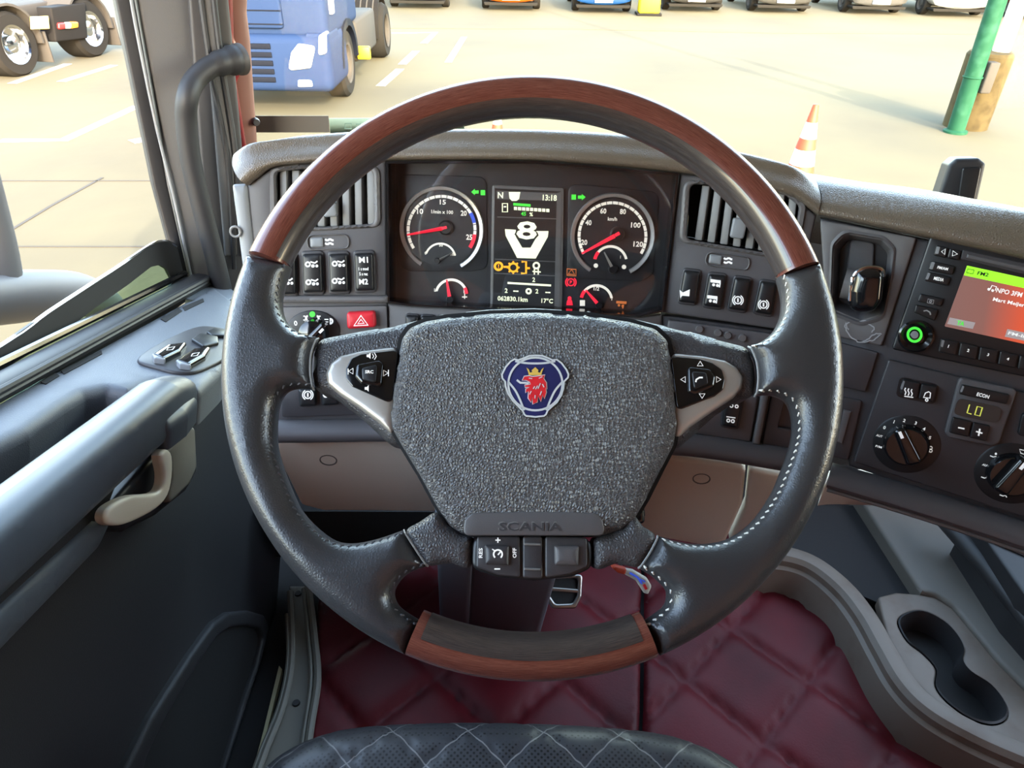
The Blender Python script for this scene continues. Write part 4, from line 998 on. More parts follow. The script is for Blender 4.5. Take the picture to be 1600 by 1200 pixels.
pad = [(622, 552), (627, 528), (640, 510), (665, 500), (700, 494), (765, 488), (835, 486), (915, 490), (985, 501), (1025, 512), (1044, 530), (1051, 560), (1057, 610), (1060, 660), (1054, 695), (1036, 730), (1012, 778), (992, 812), (972, 828), (945, 836), (835, 837), (722, 835), (702, 822), (682, 792), (655, 742), (628, 698), (611, 668), (609, 645), (614, 600)]
pd = pslab('airbag_pad', WH, pad, -0.05, 0.012, M['pad'], sw, r=0.01, hp=0.008, bev=0.009, res=0.008, dome=0.006, domer=0.06)
pslab('pad_gap', WH, [tuple(A([835, 655]) + (A(q) - A([835, 655])) * 1.018) for q in pad], -0.05, 0.0035, M['pit'], sw, r=0.01, hp=0.0035)
PH = 0.0185
plq = pslab('name_plate', WH, [(723, 837), (726, 812), (738, 801), (835, 799), (930, 801), (942, 812), (946, 837)], 0.0, 0.0155, M['dash'], sw, r=0.006, bev=0.0012); plq['label'] = 'smooth plate with embossed lettering'
p = Print(WH, 0.0156); p.text('SCANIA', 829, 823, 13, 98); p.out('embossed_lettering', M['dash_dark'], plq)
q_ = Print(WH, 0.0154); q_.text('SCANIA', 828, 822, 14, 100); q_.out('lettering_edge', M['slat'], plq)
# small horn and marks embossed on the pad
p = Print(WH, 0.0195); p.line([(633, 588), (633, 596)], 1.2).line([(638, 592), (645, 590), (650, 592), (645, 596), (639, 595)], 1.2, True).out('horn_mark', M['panel'], pd)
# emblem
E8 = lambda pts: [(740 + x / 8, 530 + y / 8) for x, y in pts]
eo = E8([(630, 235), (690, 210), (770, 202), (860, 208), (930, 235), (985, 262), (1040, 255), (1100, 300), (1160, 380), (1185, 440), (1180, 480), (1130, 530), (1120, 620), (1095, 700), (1040, 790), (970, 850), (925, 890), (905, 940), (880, 960), (770, 972), (660, 960), (635, 940), (610, 890), (560, 840), (490, 770), (430, 680), (400, 590), (395, 530), (360, 490), (355, 440), (400, 350), (460, 280), (510, 250), (560, 262)])
ec = A([836, 603])
navy = mat('emblem_navy', (38, 42, 92), 0.3, coat=0.3); silver = mat('emblem_silver', (225, 230, 232), 0.3, 0.3); ered = mat('emblem_red', (215, 40, 48), 0.35); gold = mat('emblem_gold', (214, 178, 84), 0.35)
em = pslab('emblem', WH, [tuple(ec + (A(q) - ec) * 1.05) for q in eo], 0.008, PH + 0.0005, M['black'], sw, bev=0.001); em['label'] = 'round blue emblem with a crowned red griffin head'  # wider black base paints a shadow outline around the emblem
pslab('shield', WH, eo, 0.01, PH + 0.001, navy, em, bev=0.0006)
p = Print(WH, PH + 0.0012); p.line(eo, 2.6, True)
p.line([(740 + (772 + 338 * math.cos(t)) / 8, 530 + (560 + 330 * math.sin(t)) / 8) for t in np.linspace(0, 2 * math.pi, 49)[:-1]], 3.2, True)
for a in ([(520, 275), (640, 298), (772, 304), (900, 298), (1020, 275)], [(430, 530), (520, 640), (580, 760), (630, 890)], [(1112, 530), (1020, 640), (960, 760), (910, 890)]): p.line(sm(E8(a)), 3.2)
p.out('emblem_lines', silver, em)
gr = [(612, 512), (635, 468), (690, 462), (735, 472), (830, 462), (888, 450), (872, 492), (905, 545), (912, 625), (895, 600), (905, 665), (882, 740), (862, 690), (838, 775), (806, 705), (792, 785), (742, 812), (735, 720), (715, 785), (685, 735), (690, 650), (652, 665), (655, 625), (700, 600), (645, 598), (640, 578), (715, 565), (705, 535), (655, 508)]
p = Print(WH, PH + 0.0013); p.line(E8(gr), 3.0, True); p.line(E8([(540, 510), (585, 545), (640, 545), (690, 552)]), 3.2); p.out('griffin_outline', silver, em)
Print(WH, PH + 0.0016).poly(E8(gr)).out('griffin_head', ered, em)
p = Print(WH, PH + 0.002)
for a in ([(690, 488), (735, 492)], [(815, 490), (860, 468)], [(745, 620), (765, 590)], [(775, 625), (800, 580), (805, 620), (835, 550)], [(700, 690), (720, 650)], [(765, 740), (770, 700)], [(830, 700), (850, 650)], [(860, 560), (880, 600)]): p.line(E8(a), 1.5)
p.out('griffin_details', silver, em)
p = Print(WH, PH + 0.0016); p.poly(E8([(690, 450), (682, 410), (660, 355), (690, 378), (705, 420), (735, 410), (725, 390), (770, 350), (812, 390), (800, 410), (830, 420), (850, 378), (878, 355), (855, 410), (845, 450)])); p.out('crown', gold, em)

# lower spokes and cruise control cluster
pslab('spoke_cover', WH, [(631, 828), (655, 816), (684, 796), (700, 820), (722, 836), (738, 838), (738, 893), (705, 880), (668, 885), (648, 856)], -0.02, 0.010, M['grain'], sw, r=0.006, hp=0.002, bev=0.008)
pslab('spoke_cover', WH, [(986, 798), (1004, 822), (1028, 837), (1014, 864), (998, 888), (962, 880), (926, 895), (926, 840), (955, 834), (974, 822)], -0.02, 0.010, M['grain'], sw, r=0.006, hp=0.002, bev=0.008)
cc_ = pslab('cruise_cluster', WH, [(738, 838), (925, 840), (926, 888), (895, 901), (835, 908), (775, 902), (736, 888)], -0.02, 0.008, M['black'], sw, r=0.008, bev=0.003)
def ccell(px): return pslab('key_block', WH, px, 0.0, 0.0098, M['dash_dark'], cc_, r=0.002, bev=0.0012)
ccell([(745, 838), (812, 838), (813, 902), (780, 899), (744, 886)]); ccell([(817, 838), (847, 838), (848, 904), (817, 903)]); ccell([(852, 838), (917, 840), (918, 886), (890, 897), (852, 903)])
def bump_key(px, mt):
    u = WH.uvs(px, 0.0125); slab('square_key', WH, rnd(u, 0.0015), 0.006, 0.0135, M[mt], cc_, bev=0.0035, bh=0.003)
bump_key([(757, 851), (796, 852), (795, 884), (758, 882)], 'dash_dark'); bump_key([(866, 852), (905, 853), (904, 884), (867, 883)], 'dash')
for y in (848, 887): pslab('ridge_bar', WH, [(819, y), (845, y + 1), (845, y + 5), (819, y + 4)], 0.006, 0.0115, M['slat'], cc_, bev=0.0008)
p = Print(WH, 0.01); p.text('+', 778, 844, 8).text('-', 777, 889, 2, 9).text('RES', 751, 864, 6, 15, 90).text('OFF', 804, 864, 6, 15, 90)
p.out('key_lettering', M['print'], cc_)
p = Print(WH, 0.0137); p.arc(778, 866, 5.5, 8, -50, 230, 20).line([(778, 867), (783, 861)], 2).line([(769, 858), (774, 861)], 1.6); p.out('cruise_symbol', M['print'], cc_)
# hub and column shroud behind the wheel
lathe('hub_boss', WH.w(0, -0.06, -0.13), WH.N, [(0.0, 0.0), (0.05, 0.0), (0.052, 0.05), (0.06, 0.1)], M['black'], sw, n=32)

# column, stalk
colm = thing('steering_column', 'dark steering column shroud running down to the floor', 'steering column', A([-0.03, 0.95, 0.0]))
a0, a1 = onz(692, 985, 0.02), onz(842, 1000, 0.02)
top = WH.w(0, -0.03, -0.14)
def at(p, dx, dy, dz): return A(p) + A([dx, dy, dz])
CG = mat('column_grey', (96, 99, 106), 0.5)
hexa('column_shroud', [a0 + A([0.045, 0, 0]), a1, a1 + A([0.02, 0.16, 0]), a0 + A([0.03, 0.16, 0]), at(top, -0.05, -0.02, -0.02), at(top, 0.06, -0.02, -0.02), at(top, 0.06, 0.1, 0.06), at(top, -0.05, 0.1, 0.06)], CG, colm, 0.01)
hexa('side_bracket', [a0 + A([-0.006, 0.0, 0]), a0 + A([0.05, -0.012, 0]), a0 + A([0.05, 0.15, 0]), a0 + A([0, 0.15, 0]), at(top, -0.09, 0.0, -0.04), at(top, -0.045, -0.03, -0.03), at(top, -0.045, 0.08, 0.03), at(top, -0.09, 0.08, 0.03)], CG, colm, 0.008)
for x, y in ((717, 980), (824, 992)):
    c = onz(x, y, 0.06); lathe('bolt', c, nrm(CAM - c), [(0, 0.01), (0.006, 0.01), (0.007, 0.006), (0.013, 0.004), (0.014, -0.02)], M['slat'], colm, n=14)
stk = thing('column_stalk', 'short black control stalk below the airbag pad', 'stalk', dep(985, 830, 0.62))
tube('stalk_arm', [dep(940, 850, 0.66), dep(975, 820, 0.63), dep(992, 800, 0.6)], 0.009, M['black'], stk, n=12)
SF = Frame(dep(998, 797, 0.6), RT, UP)
pslab('stalk_paddle', SF, [(988, 782), (999, 780), (1008, 790), (1009, 818), (996, 822), (986, 812)], -0.012, 0.004, M['gloss'], stk, r=0.004, bev=0.004)
# tag hanging behind the rim
tgf = Frame(dep(985, 905, 0.56), RT, UP)
tg = thing('key_tag', 'small white and orange plastic tag hanging below the right lower spoke', 'tag', dep(985, 930, 0.56))
pslab('tag_blade', tgf, [(974, 889), (990, 892), (1012, 905), (1019, 917), (1013, 930), (1006, 927), (994, 908), (976, 898)], -0.003, 0.003, M['white'], tg, r=0.003, bev=0.002)
pslab('tag_tip', tgf, [(955, 887), (962, 885), (981, 890), (977, 899), (966, 896)], -0.004, 0.0035, M['orange'], tg, r=0.002, bev=0.002)
Print(tgf, 0.0032).line([(984, 895), (996, 902), (1003, 912)], 3).line([(1000, 905), (1008, 909)], 2).out('tag_print', M['lit_blue'], tg)
Print(tgf, 0.0034).line([(1006, 913), (1010, 921)], 4).out('tag_mark', M['red_btn'], tg)
tube('tag_cord', [dep(972, 890, 0.56), dep(965, 870, 0.6), dep(960, 850, 0.64)], 0.0015, M['black'], tg, n=6)
# ================================================================== DOOR
T13 = math.tan(math.radians(13)); S13 = A([0, math.cos(math.radians(13)), -math.sin(math.radians(13))])
def D(x, y, zs): return A([x, y, zs - T13 * (y - 0.7)])
door = thing('door_1', 'driver door with armrest bar, switch panel and lowered window', 'door', A([-0.5, 0.4, 0.0])); del door['category']; door['kind'] = 'structure'
def DX(x): return Frame(D(x, 0.7, 0.66), S13, (0, math.sin(math.radians(13)), math.cos(math.radians(13))))
def yz(x, pts): return [(y, z) for y, z in pts]
FP = Frame((-0.47, 0, 0), (0, 1, 0), (0, 0, 1))
slab('lower_panel', FP, rnd([(1.25, 0.5, 0.03), (1.2, 0.38, 0.1), (1.03, 0.06, 0.1), (0.94, -0.03, 0.05), (-0.33, -0.03), (-0.33, 0.84), (0.7, 0.6)], 0.01), -0.1, 0.0, M['door_dark'], door, bev=0.02, res=0.05)
# top ledge
LF = Frame(D(-0.58, 0.7, 0.690), (0.12, 0, -0.026), S13)
ledge = [(-330, 820), (0, 624), (312, 440), (345, 464), (362, 490), (358, 545), (335, 578), (304, 612), (270, 600), (235, 594), (196, 611), (162, 605), (130, 612), (100, 632), (50, 672), (0, 700), (-330, 900)]
pslab('top_ledge', LF, ledge, -0.055, 0.0, M['door'], door, r=0.008, bev=0.014, res=0.03)
pslab('recess_liner', LF, [(-330, 840), (0, 660), (120, 600), (240, 594), (300, 610), (230, 690), (0, 880), (-330, 1100)], -0.11, -0.06, M['door_dark'], door)
pslab('ledge_corner', LF, [(270, 462), (318, 430), (352, 456), (322, 474)], -0.05, -0.003, M['door'], door, r=0.004, bev=0.003)
# armrest bar
BF = Frame(D(-0.44, 0.7, 0.66), S13, (0, math.sin(math.radians(13)), math.cos(math.radians(13))))
br = slab('armrest_bar', BF, rnd([(-1.0, -0.036), (0.03, -0.034, 0.02), (0.07, -0.02, 0.02), (0.075, 0.02, 0.02), (0.02, 0.032, 0.02), (-1.0, 0.032)], 0.02), -0.03, 0.03, M['door_soft'], door, bev=0.017, res=0.02, both=True, seg=0.012)
slab('armrest_end', LF, rnd(LF.uvs([(196, 612), (214, 600), (240, 594), (274, 597), (298, 607), (303, 624), (290, 645), (262, 668), (216, 656), (196, 640)], 0.006), 0.008), -0.03, 0.008, M['door_soft'], door, bev=0.014, res=0.02)
slab('armrest_web', DX(-0.455), rnd([(-1.0, -0.08), (-0.17, -0.08, 0.03), (-0.1, -0.035, 0.02), (-0.03, 0.005), (-1.0, -0.02)], 0.004), -0.02, 0.022, M['door_dark'], door, bev=0.004)
slab('lower_shelf', DX(-0.47), rnd([(-1.0, -0.085), (-0.17, -0.085, 0.03), (-0.11, -0.055, 0.02), (-1.0, -0.028)], 0.006), -0.02, 0.045, M['door_soft'], door, bev=0.012, res=0.02)
HP = Frame((-0.42, 0, 0), (0, 1, 0), (0, 0, 1))
pslab('latch_cup', HP, [(175, 790), (250, 702), (306, 664), (310, 735), (292, 768), (245, 806), (195, 832), (165, 820)], -0.06, -0.012, M['black'], door, r=0.01, bev=0.006)
lv = pslab('latch_plate', HP, [(258, 706), (299, 666), (306, 668), (309, 730), (297, 757), (262, 792), (270, 748), (268, 718)], -0.04, 0.0, M['console'], door, r=0.008, bev=0.005)
lv = pslab('latch_lever', HP, smooth_px([(166, 809), (171, 795), (188, 783), (212, 774), (244, 771), (255, 760), (257, 738), (252, 712), (262, 702), (270, 712), (270, 745), (263, 775), (246, 795), (216, 812), (190, 821), (172, 819)], 3), -0.002, 0.010, M['beige_lever'], door, bev=0.0045); lv['label'] = 'pale beige door release lever'
# map pocket
pk = [(180, 1240), (240, 1120), (300, 1025), (337, 973), (360, 957), (390, 954), (414, 961), (422, 978), (410, 1030), (384, 1110), (345, 1240)]
FPK = FP.off(0.0)
ub = FPK.uvs(pk, 0.012)
slab('map_pocket', FPK, rnd(ub, 0.02), -0.004, 0.012, M['door_dark'], door, bev=0.006, holes=[rnd([tuple(A(FPK.uv(355, 1110, 0.012)) + (A(q) - A(FPK.uv(355, 1110, 0.012))) * 0.84) for q in ub], 0.02)])
slab('pocket_void', FPK, rnd([tuple(A(FPK.uv(355, 1110, 0.012)) + (A(q) - A(FPK.uv(355, 1110, 0.012))) * 0.87) for q in ub], 0.02), 0.0005, 0.002, M['pit'], door)
# window rails and seals
def dl(x, zs, y0, y1, n=14): return [D(x, y0 + (y1 - y0) * i / n, zs) for i in range(n + 1)]
tube('sill_rail', dl(-0.605, 0.697, -0.33, 1.24), 0.019, M['rubber'], door, n=12, ell=(1.35, 0.7))
tube('sill_seal', dl(-0.583, 0.704, -0.33, 1.235), 0.005, M['rubber'], door, n=8)
tube('sill_seal', dl(-0.628, 0.712, -0.33, 1.235), 0.006, M['gloss'], door, n=8)
vents = [[(92, 578), (150, 545), (152, 551), (96, 584)], [(236, 495), (262, 478), (268, 482), (244, 500)], [(268, 476), (298, 462), (300, 467), (272, 482)], [(62, 596), (84, 582), (90, 586), (70, 600)]]
for q in vents: pslab('demister_slot', LF, q, -0.004, 0.0012, M['pit'], door, r=0.001)
# door frame in front of the window
AF = face_frame((-0.615, 1.285, 0.8), 34, 2)
pslab('frame_cover', AF, [(205, -60), (300, -60), (318, 120), (332, 260), (352, 474), (300, 448), (262, 260)], -0.03, 0.0, M['pillar'], door, r=0.003, bev=0.006)
pslab('glass_channel', AF, [(168, -60), (200, -60), (262, 290), (296, 438), (276, 425), (240, 290)], -0.03, 0.004, M['rubber'], door, bev=0.004)
tube('chrome_bead', crom([AF.hit(x, y, 0.006) for x, y in [(196, -60), (212, 40), (245, 200), (272, 310), (300, 440)]], 5), 0.0028, M['trim'], door, n=8)
boxm('frame_top', (-0.66, -0.33, 1.62), (-0.6, 1.3, 1.72), M['pillar'], door, 0.01)
boxm('frame_rear', (-0.66, -0.4, 0.9), (-0.6, -0.3, 1.72), M['pillar'], door, 0.01)
# lowered window pane with black border
GF = Frame((-0.64, 0, 0), (0, 1, 0), (0, 0, 1))
gp = [(-300, 720), (0, 541), (75, 488), (175, 423), (232, 385), (250, 377), (266, 379), (282, 393), (290, 425), (292, 470), (-300, 900)]
gh = [(-100, 640), (92, 526), (150, 480), (200, 445), (236, 417), (250, 414), (260, 420), (270, 440), (250, 475), (-100, 700)]
gl = slab('window_pane', GF, GF.uvs(gp), -0.0045, 0.0, M['rubber'], door, holes=[GF.uvs(gh)]); gl['label'] = 'lowered side window pane with black border'
slab('clear_pane', GF, GF.uvs(gh), -0.004, -0.0005, M['glass_green'], door)
tube('pane_edge', [GF.hit(x, y, -0.002) for x, y in crom(gp[:9], 4)], 0.0028, M['chrome'], door, n=6)
# window and mirror switches
pslab('switch_panel', LF, smooth_px([(206, 560), (236, 535), (285, 510), (318, 508), (352, 520), (346, 552), (305, 578), (272, 582), (235, 573)], 4), -0.006, 0.005, M['dash_dark'], door, bev=0.003)
swp = [x for x in bpy.data.objects if x.name.startswith('switch_panel') and x.parent == door][-1]
for q, pr in (([(228, 552), (250, 536), (281, 532), (272, 546), (246, 560)], 0), ([(265, 562), (290, 543), (318, 540), (310, 555), (286, 570)], 1)):
    k = pslab('window_switch', LF, q, 0.0, 0.014, M['gloss'], swp, r=0.004, bev=0.004)
    pslab('window_switch_front', LF, [(q[0][0], q[0][1]), (q[0][0] + 16, q[0][1] - 3), (q[4][0] + 4, q[4][1] + 2), (q[4][0] - 14, q[4][1] - 1)], 0.0, 0.013, M['trim'], swp, r=0.002, bev=0.002)
pslab('mirror_pad', LF, [(286, 528), (298, 518), (326, 524), (328, 534), (305, 540)], 0.0, 0.010, M['black'], swp, r=0.004, bev=0.002)
pslab('mirror_pad', LF, [(308, 516), (318, 510), (340, 515), (338, 523), (316, 522)], 0.0, 0.010, M['black'], swp, r=0.003, bev=0.002)
p = Print(LF, 0.0143); p.line([(252, 543), (262, 541), (259, 546), (250, 547)], 1.4, True).line([(290, 553), (300, 551), (297, 556), (288, 557)], 1.4, True).out('switch_symbols', M['print'], swp)
# grab handle on the pillar
gbp = crom([ony(x, y, 1.33 - 0.09 * min(1, i / 4)) for i, (x, y) in enumerate( [(372, 93), (350, 97), (325, 107), (304, 126), (293, 152), (291, 190), (299, 255), (318, 335), (338, 412), (354, 480)])], 5)
gb = thing('grab_handle', 'black tubular grab handle on the left front pillar', 'handle', gbp[-1])
tube('handle_tube', gbp, [0.0245 if i < 4 else 0.0205 if i < 8 else 0.0175 for i in range(len(gbp))], M['rubber'], gb, n=16, up=(1, 0.3, 0))
lathe('mount_foot', gbp[0], gbp[0] - gbp[1], [(0, 0.006), (0.026, 0.006), (0.026, 0.0), (0.0245, -0.004)], M['pillar_dark'], gb, n=20)

# outside mirror on the left
mr = thing('door_mirror', 'grey plastic outside mirror arm beyond the driver window', 'mirror', onx(-40, 500, -1.0))
ma = crom([onx(x, y, -0.98) for x, y in [(-120, 480), (0, 466), (70, 460), (130, 462), (180, 480)]], 5)
tube('mirror_arm', ma, [0.05, 0.05, 0.05, 0.05, 0.05, 0.051, 0.052, 0.052, 0.052, 0.052, 0.052, 0.052, 0.052, 0.051, 0.05, 0.048, 0.046, 0.043, 0.038, 0.032, 0.02], M['mirror'], mr, n=18)
mh = crom([onx(x, y, -1.0) for x, y in [(-60, 250), (-38, 330), (-20, 400), (-10, 460)]], 4)
tube('mirror_housing', mh, 0.052, M['mirror'], mr, n=18)

# ================================================================== FLOOR, SEAT, CONSOLE
st_ = thing('door_step', 'grey rubber door step seal strip beside the burgundy mat', 'door sill', A([-0.42, 0.8, -0.01]))
def zp(pts, z): return [onz(x, y, z) for x, y in pts]
ZF = Frame((0, 0, 0), (1, 0, 0), (0, 1, 0))
slab('step_plate', ZF, [tuple(p[:2]) for p in zp([(452, 915), (486, 915), (496, 1000), (500, 1062), (488, 1140), (476, 1230), (395, 1230), (440, 1110), (456, 1020)], 0.02)], -0.01, 0.02, M['sill'], st_, bev=0.004)
for a, r in (([(482, 915), (491, 995), (496, 1062), (485, 1137), (472, 1230)], 0.007), ([(474, 920), (482, 995), (486, 1062), (476, 1137), (462, 1230)], 0.004), ([(453, 925), (456, 1025), (443, 1100), (414, 1175), (395, 1230)], 0.006), ([(448, 960), (450, 1030), (437, 1100), (407, 1175), (388, 1230)], 0.004)):
    tube('rubber_rib', crom(zp(a, 0.026), 6), r, M['sill'], st_, n=8)
for x, y in ((466, 928), (463, 1099)): lathe('step_screw', onz(x, y, 0.02), (0, 0, 1), [(0, 0.003), (0.006, 0.003), (0.007, 0)], M['rubber'], st_, n=14)
slab('cream_strip', ZF, [tuple(p[:2]) for p in zp([(436, 1040), (441, 1046), (420, 1130), (400, 1215), (392, 1215), (412, 1140)], 0.0)], -0.02, 0.0, mat('sill_cream', (196, 190, 150), 0.5), st_)  # flat cream-coloured strip between the door and the step ribs

def quilt(name, poly, label, ph):
    def zf(v, d):
        a = (v[:, 0] + v[:, 1]) / math.sqrt(2) / 0.16 + ph[0]; b = (v[:, 0] - v[:, 1]) / math.sqrt(2) / 0.16 + ph[1]
        fa = np.abs(np.mod(a, 1) - 0.5) * 2; fb = np.abs(np.mod(b, 1) - 0.5) * 2
        g = (1 - fa ** 6) * (1 - fb ** 6)
        w = 0.004 * np.sin(v[:, 0] * 23 + 1.3) * np.cos(v[:, 1] * 17)
        return 0.016 * np.sqrt(np.clip(g, 0, 1)) + w
    o = slab(name, ZF, poly, -0.012, 0.0, M['mat_red'], None, bev=0.012, res=0.011, zfun=zf, angle=180, back=False)
    return tag(o, label, 'floor mat', 'quilted burgundy floor mats')
f0 = 0.938 / 0.16
quilt('floor_mat', [(-0.375, 1.25), (-0.385, 0.95), (-0.32, 0.55), (-0.34, 0.2), (0.2, 0.2), (0.228, 0.67), (0.283, 1.03), (0.29, 1.25)], 'burgundy quilted mat under the pedals, left of the long seam', (-f0, 0.0))
quilt('floor_mat', [(0.2, 0.2), (1.0, 0.2), (0.98, 0.5), (0.9, 0.62), (0.8, 0.8), (0.72, 0.98), (0.6, 1.1), (0.3, 1.25), (0.29, 1.03), (0.234, 0.67)], 'burgundy quilted mat beside the cup holder, right of the long seam', (-f0, 0.0))

# brake pedal
pc = onz(881, 926, 0.14)
PF = face_frame(pc, 6, 50)
pe = thing('brake_pedal', 'steel framed brake pedal with black rubber pad', 'pedal', onz(881, 960, 0.0))
pslab('pedal_pad', PF, [(856, 903), (908, 900), (906, 930), (898, 948), (866, 948), (856, 932)], -0.012, -0.001, M['pit'], pe, r=0.006)
pslab('pedal_frame', PF, [(853, 900), (911, 897), (909, 932), (900, 951), (864, 951), (853, 934)], -0.012, 0.004, M['steel'], pe, r=0.008, bev=0.003, holes=[[(859, 905), (904, 903), (902, 930), (895, 943), (868, 944), (859, 930)]])
pslab('pedal_bar', PF, [(856, 917), (907, 921), (907, 927), (856, 923)], -0.006, 0.003, M['steel'], pe, bev=0.002)
tube('pedal_arm', [PF.hit(880, 905, -0.012), PF.hit(880, 880, -0.05) + A([0, 0.05, 0.05]), A([0.06, 1.25, 0.4])], 0.012, M['black'], pe, n=10)

# seat front
seat = thing('driver_seat', 'black perforated leather seat cushion at the bottom edge', 'seat', A([0.0, 0.1, 0.12]))
SFm = Frame((0, 0.016, 0.478), (1, 0, 0), (0, 1, 0))
o_ = [(0.0, 0.402), (0.12, 0.398), (0.19, 0.385), (0.24, 0.352), (0.26, 0.3), (0.265, 0.1), (0.25, -0.18), (0.0, -0.2), (-0.25, -0.18), (-0.262, 0.1), (-0.258, 0.3), (-0.238, 0.352), (-0.19, 0.385), (-0.12, 0.398)]
o_ = [tuple(q) for q in crom(o_, 5, True)]
def zq(v, d):
    a = (v[:, 0] + v[:, 1]) / 0.075; b = (v[:, 0] - v[:, 1]) / 0.075
    g = np.minimum(np.abs(np.mod(a, 1) - 0.5), np.abs(np.mod(b, 1) - 0.5)) * 2
    return -0.0035 * np.exp(-(g / 0.07) ** 2) * np.clip(d / 0.02, 0, 1)
cush = slab('cushion', SFm, o_, -0.1, 0.03, M['seat'], seat, bev=0.05, bh=0.055, res=0.007, zfun=zq, angle=180)
_c = wpos(cush); _n = M['seat'].node_tree; _tc = _n.nodes.new('ShaderNodeTexCoord'); _ad = _n.nodes.new('ShaderNodeVectorMath'); _ad.inputs[1].default_value = (_c.x, _c.y - 0.016, 0)
_n.links.new(_tc.outputs['Object'], _ad.inputs[0]); _sx = _n.nodes.new('ShaderNodeSeparateXYZ'); _n.links.new(_ad.outputs[0], _sx.inputs[0])
def _mn(op, a, b=None):
    q = _n.nodes.new('ShaderNodeMath'); q.operation = op
    for i, x in enumerate((a, b)):
        if x is None: continue
        if isinstance(x, (int, float)): q.inputs[i].default_value = x
        else: _n.links.new(x, q.inputs[i])
    return q.outputs[0]
_ds = [_mn('ABSOLUTE', _mn('SUBTRACT', _mn('FRACT', _mn('MULTIPLY', _mn(op, _sx.outputs[0], _sx.outputs[1]), 1 / 0.075)), 0.5)) for op in ('ADD', 'SUBTRACT')]
_ln = _mn('LESS_THAN', _mn('MINIMUM', *_ds), 0.013)
_mx = _n.nodes.new('ShaderNodeMix'); _mx.data_type = 'RGBA'; _n.links.new(_ln, _mx.inputs[0])
_pb = _n.nodes['Principled BSDF']; _src = _pb.inputs['Base Color'].links[0].from_socket
_n.links.new(_src, _mx.inputs[6]); _mx.inputs[7].default_value = lin((112, 110, 108)); _n.links.new(_mx.outputs[2], _pb.inputs['Base Color'])
boxm('seat_base', (-0.2, -0.15, 0.06), (0.2, 0.28, 0.37), M['black'], seat, 0.02)
boxm('seat_plinth', (-0.24, -0.2, -0.01), (0.24, 0.25, 0.06), M['dash_dark'], seat, 0.01)

# floor console with cup holder
con = thing('floor_console', 'worn grey floor tray with curved rim and double cup holder', 'cup holder', A([0.85, 0.8, -0.01]))
RZ = 0.085
rimp = [(1180, 858), (1230, 862), (1275, 878), (1322, 915), (1358, 960), (1388, 1012), (1418, 1062), (1456, 1100), (1520, 1137), (1600, 1172), (1720, 1215)]
rim3 = [A(q) for q in crom(zp(rimp, RZ), 6)]
def inw(i):
    t = nrm(rim3[min(i + 1, len(rim3) - 1)] - rim3[max(i - 1, 0)]); return A([-t[1], t[0], 0])
rows = []
for i, p in enumerate(rim3):
    n = inw(i); o1 = -n
    rows.append([p + o1 * 0.046 + A([0, 0, -RZ - 0.005]), p + o1 * 0.042 + A([0, 0, -0.05]), p + o1 * 0.034 + A([0, 0, -0.02]), p + o1 * 0.026 + A([0, 0, -0.016]), p + o1 * 0.024 + A([0, 0, -0.004]), p + o1 * 0.016 + A([0, 0, 0.004]), p + A([0, 0, 0.006]), p + n * 0.012 + A([0, 0, 0.002]), p + n * 0.018 + A([0, 0, -0.012]), p + n * 0.02 + A([0, 0, -0.06])])
loft('tray_rim', rows, M['console_rim'], con, angle=35)
slab('tray_floor', ZF, [tuple(p[:2]) for p in zp([(1170, 790), (1390, 790), (1450, 922), (1410, 932), (1380, 945), (1345, 930), (1260, 868), (1180, 860)], 0.055)], 0.0, 0.055, M['carpet'], con)
hole = [(1403, 973), (1414, 959), (1440, 954), (1473, 969), (1495, 991), (1506, 1013), (1504, 1031), (1517, 1050), (1550, 1072), (1572, 1101), (1572, 1123), (1550, 1132), (1517, 1123), (1480, 1097), (1462, 1072), (1463, 1046), (1443, 1022), (1418, 1002)]
hs = [tuple(q) for q in crom([A(x) for x in hole], 4, True)]
cupz = 0.08
cp = slab('cup_plate', ZF, rnd([tuple(p[:2]) for p in zp([(1372, 932), (1400, 925), (1462, 930), (1490, 948), (1560, 1030), (1640, 1110), (1730, 1200), (1640, 1185), (1520, 1132), (1455, 1092), (1415, 1050), (1388, 1000)], cupz)], 0.01), 0.056, cupz, M['console_rim'], con, bev=0.005, holes=[[tuple(onz(x, y, cupz)[:2]) for x, y in hs]])
hp3 = A([onz(x, y, cupz) for x, y in hs]); hc = hp3.mean(0)
loft('cup_well', [list(hp3 + A([0, 0, 0.001])), list(hp3 + A([0, 0, 0.003]) + (hc - hp3) * 0.03), list(hp3 + (hc - hp3) * 0.06 + A([0, 0, -0.006])), list(hp3 + (hc - hp3) * 0.1 + A([0, 0, -0.05]))], M['rubber'], con, closed=True)
slab('cup_bottom', ZF, [tuple(q[:2]) for q in hp3], 0.0, 0.035, M['pit'], con)
sp_ = zp([(1335, 765), (1440, 765), (1480, 815), (1560, 905), (1700, 1060), (1760, 1180), (1660, 1130), (1560, 1030), (1490, 945), (1462, 928), (1440, 924)], 0.09)
slab('side_panel', ZF, [tuple(p[:2]) for p in sp_], 0.0, 0.09, M['console'], con, bev=0.008)
tube('dark_trim_bar', zp([(1476, 812), (1540, 884), (1600, 960), (1700, 1085)], 0.15), 0.018, M['rubber'], con, n=10)
gb_ = zp([(1515, 805), (1700, 830), (1760, 1050), (1690, 1020), (1600, 925)], 0.2)
gv = slab('speaker_box', ZF, [tuple(p[:2]) for p in gb_], 0.0, 0.2, M['rubber'], con, bev=0.006)
